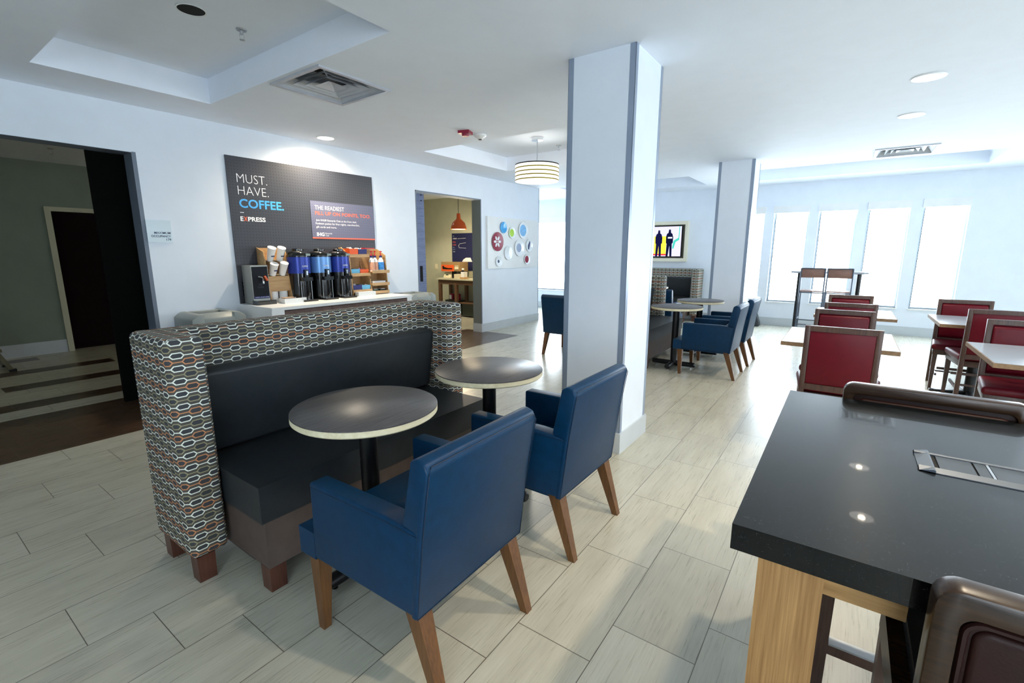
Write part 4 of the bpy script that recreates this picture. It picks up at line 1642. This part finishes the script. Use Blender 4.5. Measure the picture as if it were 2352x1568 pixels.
tvq('picture', rc_(sa, sb, sc_, sd), rgb(206, 204, 240), 0)
tvq('studio_arch', [(sx_(.0), sz_(1)), (sx_(.03), sz_(1)), (sx_(.035), sz_(.55)), (sx_(.10), sz_(.48)), (sx_(.13), sz_(.26)), (sx_(.16), sz_(.26)), (sx_(.14), sz_(.52)), (sx_(.09), sz_(.58)), (sx_(.05), sz_(.62)), (sx_(.045), sz_(1))][::-1], rgb(70, 190, 170), .0005)
tvq('yellow_sofa', rc_(sx_(.27), sx_(.50), sz_(.06), sz_(.68)), rgb(232, 214, 70), .0005)
tvq('red_strip', rc_(sx_(.26), sx_(.55), sz_(.03), sz_(.08)), rgb(220, 40, 60), .0008)


def figure(uc, s=1.0):
    P = [(-.10, 0), (-.03, 0), (-.005, .36), (.03, .0), (.10, 0), (.09, .42), (.115, .46), (.12, .66), (.09, .76), (.045, .79), (.035, .86), (.03, .90), (-.03, .90), (-.035, .86), (-.045, .79), (-.09, .76), (-.125, .64), (-.12, .46), (-.09, .42)]
    return [(sx_(uc) + p[0] * Hd * s, sz_(.0) + p[1] * Hd * s) for p in P]


tvq('presenter', figure(.215), rgb(14, 18, 50), .001)
tvq('presenter', figure(.415, .98), rgb(20, 20, 60), .001)
tvq('shirt_print', rc_(sx_(.165), sx_(.245), sz_(.60), sz_(.65)), rgb(220, 225, 240), .0013)

# ================================================================== CORRIDOR SEEN THROUGH THE OPENINGS
t = thing('wall_poster', (8.14, 7.46, 1.20), 'navy poster on the olive wall seen through the middle doorway', 'poster')
MT['navypost'] = plain('navy_print', rgb(32, 36, 76), .5, var=.04)
MB().box(-.012, 0, -.95, 0, -.20, .63).build('poster_board', 'navypost', t, smooth=False)


def flipx(a, b):
    return Vector((-.0135, -a, b))


for s_, x_, z_, w_, h_, mt in (('GO', .03, .56, .04, .025, 'greyp'), ('AHEAD', .03, .50, .12, .03, 'tx_white'), ('PAN-', .03, .42, .09, .035, 'tx_orange'), ('CAKE', .03, .36, .10, .035, 'tx_orange'), ('MY', .03, .305, .05, .025, 'greyp'), ('DAY', .03, .26, .07, .025, 'greyp'), ('EXPRESS', .03, .215, .06, .014, 'tx_white')):
    text('lettering', s_, x_, z_, w_, h_, 0, mt, t, 0, flipx)
m = MB()
m.tube([(-.014, -.18, .51), (-.014, -.42, .52)], .003, 6)
m.tube([(-.014, -.42, .42), (-.014, -.24, .40), (-.014, -.20, .36), (-.014, -.22, .31), (-.014, -.42, .30)], .003, 6)
m.build('line_drawing', 'tx_white', t)
m = MB().prism([(-.30, .0), (-.34, .05), (-.42, .09), (-.55, .09), (-.60, .0)], -.016, -.0125, 'x')
m.build('dome_drawing', 'tx_white', t)

t = thing('pancake_table', (7.68, 7.55, 0), 'brown wooden serving table seen through the middle doorway', 'table')
tl, tw, thh = 1.30, .45, .84
MB().box(0, tw, -tl, 0, thh - .03, thh, bev=.003).build('tabletop', 'cream', t)
MT['tbrown'] = woodmat('brown_table_wood', rgb(84, 60, 42), rgb(112, 84, 60), .5, axis=1)
m = MB()
m.box(.03, .05, -tl + .05, -.05, thh - .13, thh - .03)
m.box(tw - .05, tw - .03, -tl + .05, -.05, thh - .13, thh - .03)
m.box(.03, tw - .03, -.06, -.04, thh - .13, thh - .03)
m.build('apron', 'tbrown', t)
for (a, b) in ((.055, -.07), (tw - .055, -.07), (.055, -.55), (tw - .055, -.55), (.055, -tl + .07), (tw - .055, -tl + .07)):
    MB().box(a - .032, a + .032, b - .032, b + .032, 0, thh - .03, bev=.002).build('leg', 'tbrown', t)
MB().box(.04, tw - .04, -tl + .06, -.60, .30, .32).build('lower_shelf', 'tbrown', t)
MT['cab'] = plain('dark_green_cabinet', rgb(60, 66, 58), .4, var=.1)
t = thing('serving_cabinet', (7.80, 6.90, 0), 'dark cabinet under the serving table in the middle doorway', 'cabinet')
MB().box(0, .30, -.60, 0, .02, .29, bev=.004).build('cabinet_body', 'cab', t)
t = thing('pancake_machine', (7.78, 7.43, thh), 'orange fronted pancake machine on the serving table', 'machine')
MT['cream2'] = plain('cream_plastic', rgb(224, 214, 180), .4, var=.02)
MB().prism([(.0, .005), (.05, .13), (.26, .13), (.26, .005)], -.22, 0, 'y', bev=.006).build('machine_base', 'cream2', t)
MB().box(-.006, .0, -.14, -.07, .065, .085, Matrix.Translation((.024, 0, 0))).build('display', 'teal', t)
MT['tanm'] = plain('machine_tan', rgb(170, 140, 96), .35, .2, var=.04)
MB().box(.0, .28, -.50, .05, .16, .36, bev=.012).build('machine_housing', 'tanm', t)
MB().box(-.006, .002, -.33, .045, .155, .295, bev=.002).build('orange_front', 'orange_box', t)
MB().prism([(-.30, .20), (-.28, .225), (-.16, .225), (-.05, .245), (-.02, .275), (.01, .26), (.0, .20)], -.009, -.005, 'x').build('black_logo_mark', 'blackgloss', t)
MB().box(.05, .24, -.36, -.22, .0, .16).build('machine_column', 'blackgloss', t)
for i, (dy, w_, z0_, z1_) in enumerate(((-.47, .12, .0, .075), (-.47, .11, .10, .115), (-.47, .11, .13, .145), (-.47, .12, .16, .25))):
    t2 = thing('plate_stack', (7.74, 7.43 + dy, thh + z0_ if i == 0 else thh + .0), None, None) if False else None
m = MB()
for (z0_, z1_) in ((.20, .265), (.275, .285)):
    m.box(-.010, -.004, -.47, -.36, z0_, z1_)
m.build('tray_slots', 'cream2', t)
t = thing('plate_stack', (7.74, 6.98, thh), 'stack of white plates beside the orange pancake machine', 'plates')
MB().box(-.05, .09, -.12, .04, 0, .10, bev=.01).build('plates', 'cream2', t)
t = thing('napkin_holder', (7.74, 6.82, thh), 'light box holder at the right of the serving table in the doorway', 'holder')
MB().box(-.05, .08, -.10, .02, .0, .04, bev=.004).build('wood_tray', 'ply2', t)
MB().box(-.04, .07, -.08, .01, .04, .15, bev=.004).build('white_holder', 'white', t)
t = thing('small_bottle', (7.85, 6.90, thh), 'small bottle with white cap on the serving table', 'bottle')
MB().lathe([(0, 0), (.03, 0), (.03, .16), (.015, .19), (0, .19)], 16).build('bottle_body', 'black', t)
MB().lathe([(0, .188), (.028, .188), (.028, .225), (0, .225)], 16).build('cap', 'white_plastic', t)
for i, yy in enumerate((7.38, 7.18)):
    t = thing('syrup_jug', (8.0, yy, .0), ('left' if i == 0 else 'right') + ' of two dark red syrup tins under the serving table', 'tin', group='dark red tins under the serving table')
    MB().lathe([(0, .34), (.05, .34), (.05, .47), (.04, .48), (0, .48)], 16).build('tin_body', 'maroon', t)
    MB().box(-.056, -.048, -.03, .03, .36, .45).build('tin_label', 'white', t)
    MB().box(-.10, .10, -.10, .12, .0, .34, bev=.004).build('stand', 'cab', t)

t = thing('orange_pendant', (7.35, 6.55, 2.62), 'glossy orange metal pendant lamp hanging in the middle doorway', 'lamp')
oz = 1.87 - 2.62
MB().tube([(0, 0, 0), (0, 0, oz + .30)], .005, 8).build('cord', 'black', t)
MB().lathe([(0, oz + .31), (.035, oz + .31), (.045, oz + .21), (.06, oz + .19), (.125, oz + .13), (.155, oz + .05), (.16, oz + .0), (.155, oz), (.15, oz + .05), (.12, oz + .12), (.05, oz + .18), (0, oz + .18)], 36, cap=False).build('lamp_shade', 'orange', t)
MT['bulb'] = emis('warm_bulb', (1, .78, .45, 1), 12)
MB().lathe([(0, oz + .006), (.145, oz + .006), (.145, oz + .012), (0, oz + .012)], 28).build('diffuser', 'bulb', t)
d = bpy.data.lights.new('pendant_light', 'POINT')
d.energy = 30
d.color = (1, .82, .56)
d.shadow_soft_size = .12
l = bpy.data.objects.new('pendant_light', d)
l.location = (0, 0, oz - .06)
l.parent = t
COL.objects.link(l)
downlight(6.9, 7.6, 2.62, 'recessed downlight over the serving table, hidden above the doorway', power=95, col=(1, .88, .68))
downlight(.3, 7.2, 2.62, 'recessed corridor downlight left of the opening, out of view', power=7, col=(1, .88, .66))

# step ladder
t = thing('step_ladder', (.80, 8.50, 0), 'folding step ladder at the left edge of the corridor', 'ladder')
MT['ladr'] = plain('ladder_gray', rgb(128, 122, 100), .45, .3, var=.05)
for s in (0, .42):
    m = MB()
    m.prism([(.16, 0), (.205, 0), (-.17, .92), (-.205, .92)], -s - .022, -s + .022, 'y', bev=.003)
    m.build('front_rail', 'ladr', t)
    m = MB()
    m.prism([(-.50, 0), (-.46, 0), (-.16, .92), (-.20, .92)], -s - .018, -s + .018, 'y', bev=.003)
    m.build('rear_rail', 'black', t)
    MB().box(.15, .215, -s - .028, -s + .028, 0, .03, bev=.006).build('rubber_foot', 'black', t)
for k, (xx, zz) in enumerate(((.09, .24), (-.02, .50), (-.13, .76))):
    MB().box(xx - .09, xx + .04, -.40, -.02, zz, zz + .03, bev=.004).build('step', 'ladr', t)
MB().box(-.27, -.12, -.44, .02, .92, .95, bev=.005).build('top_step', 'black', t)

# black bag on the floor by the window wall
t = thing('black_bag', (10.15, 1.43, 0), 'black bag on the floor beside the window wall behind the blue chairs', 'bag')
MB().prism([(-.16, 0), (.13, 0), (.10, .10), (.02, .30), (-.03, .33), (-.09, .26), (-.15, .08)], -.14, .14, 'y', Matrix.Rotation(PI / 2, 4, 'Z') @ Matrix.Scale(.85, 4), bev=.03, seg=3).build('bag_body', 'black_vinyl', t)

t = thing('wall_outlet', (8.14, 7.98, 1.02), 'cream outlet plate on the olive wall left of the pancake machine', 'outlet')
MB().box(-.008, 0, -.04, .04, 0, .12, bev=.002).build('outlet_plate', 'cream2', t)

# ------------------------------------------------------------------ put every root at the foot of its own thing
bpy.context.view_layer.update()
for r_ in [o for o in S.objects if o.parent is None and o.type == 'EMPTY' and o.location.length < 1e-6 and len(o.children)]:
    pts = []
    for c in r_.children_recursive:
        if c.type == 'MESH':
            pts += [c.matrix_world @ Vector(b) for b in c.bound_box]
    base_p = Vector((sum(p.x for p in pts) / len(pts), sum(p.y for p in pts) / len(pts), min(p.z for p in pts)))
    r_.location = base_p
    for c in r_.children:
        c.location = c.location - base_p
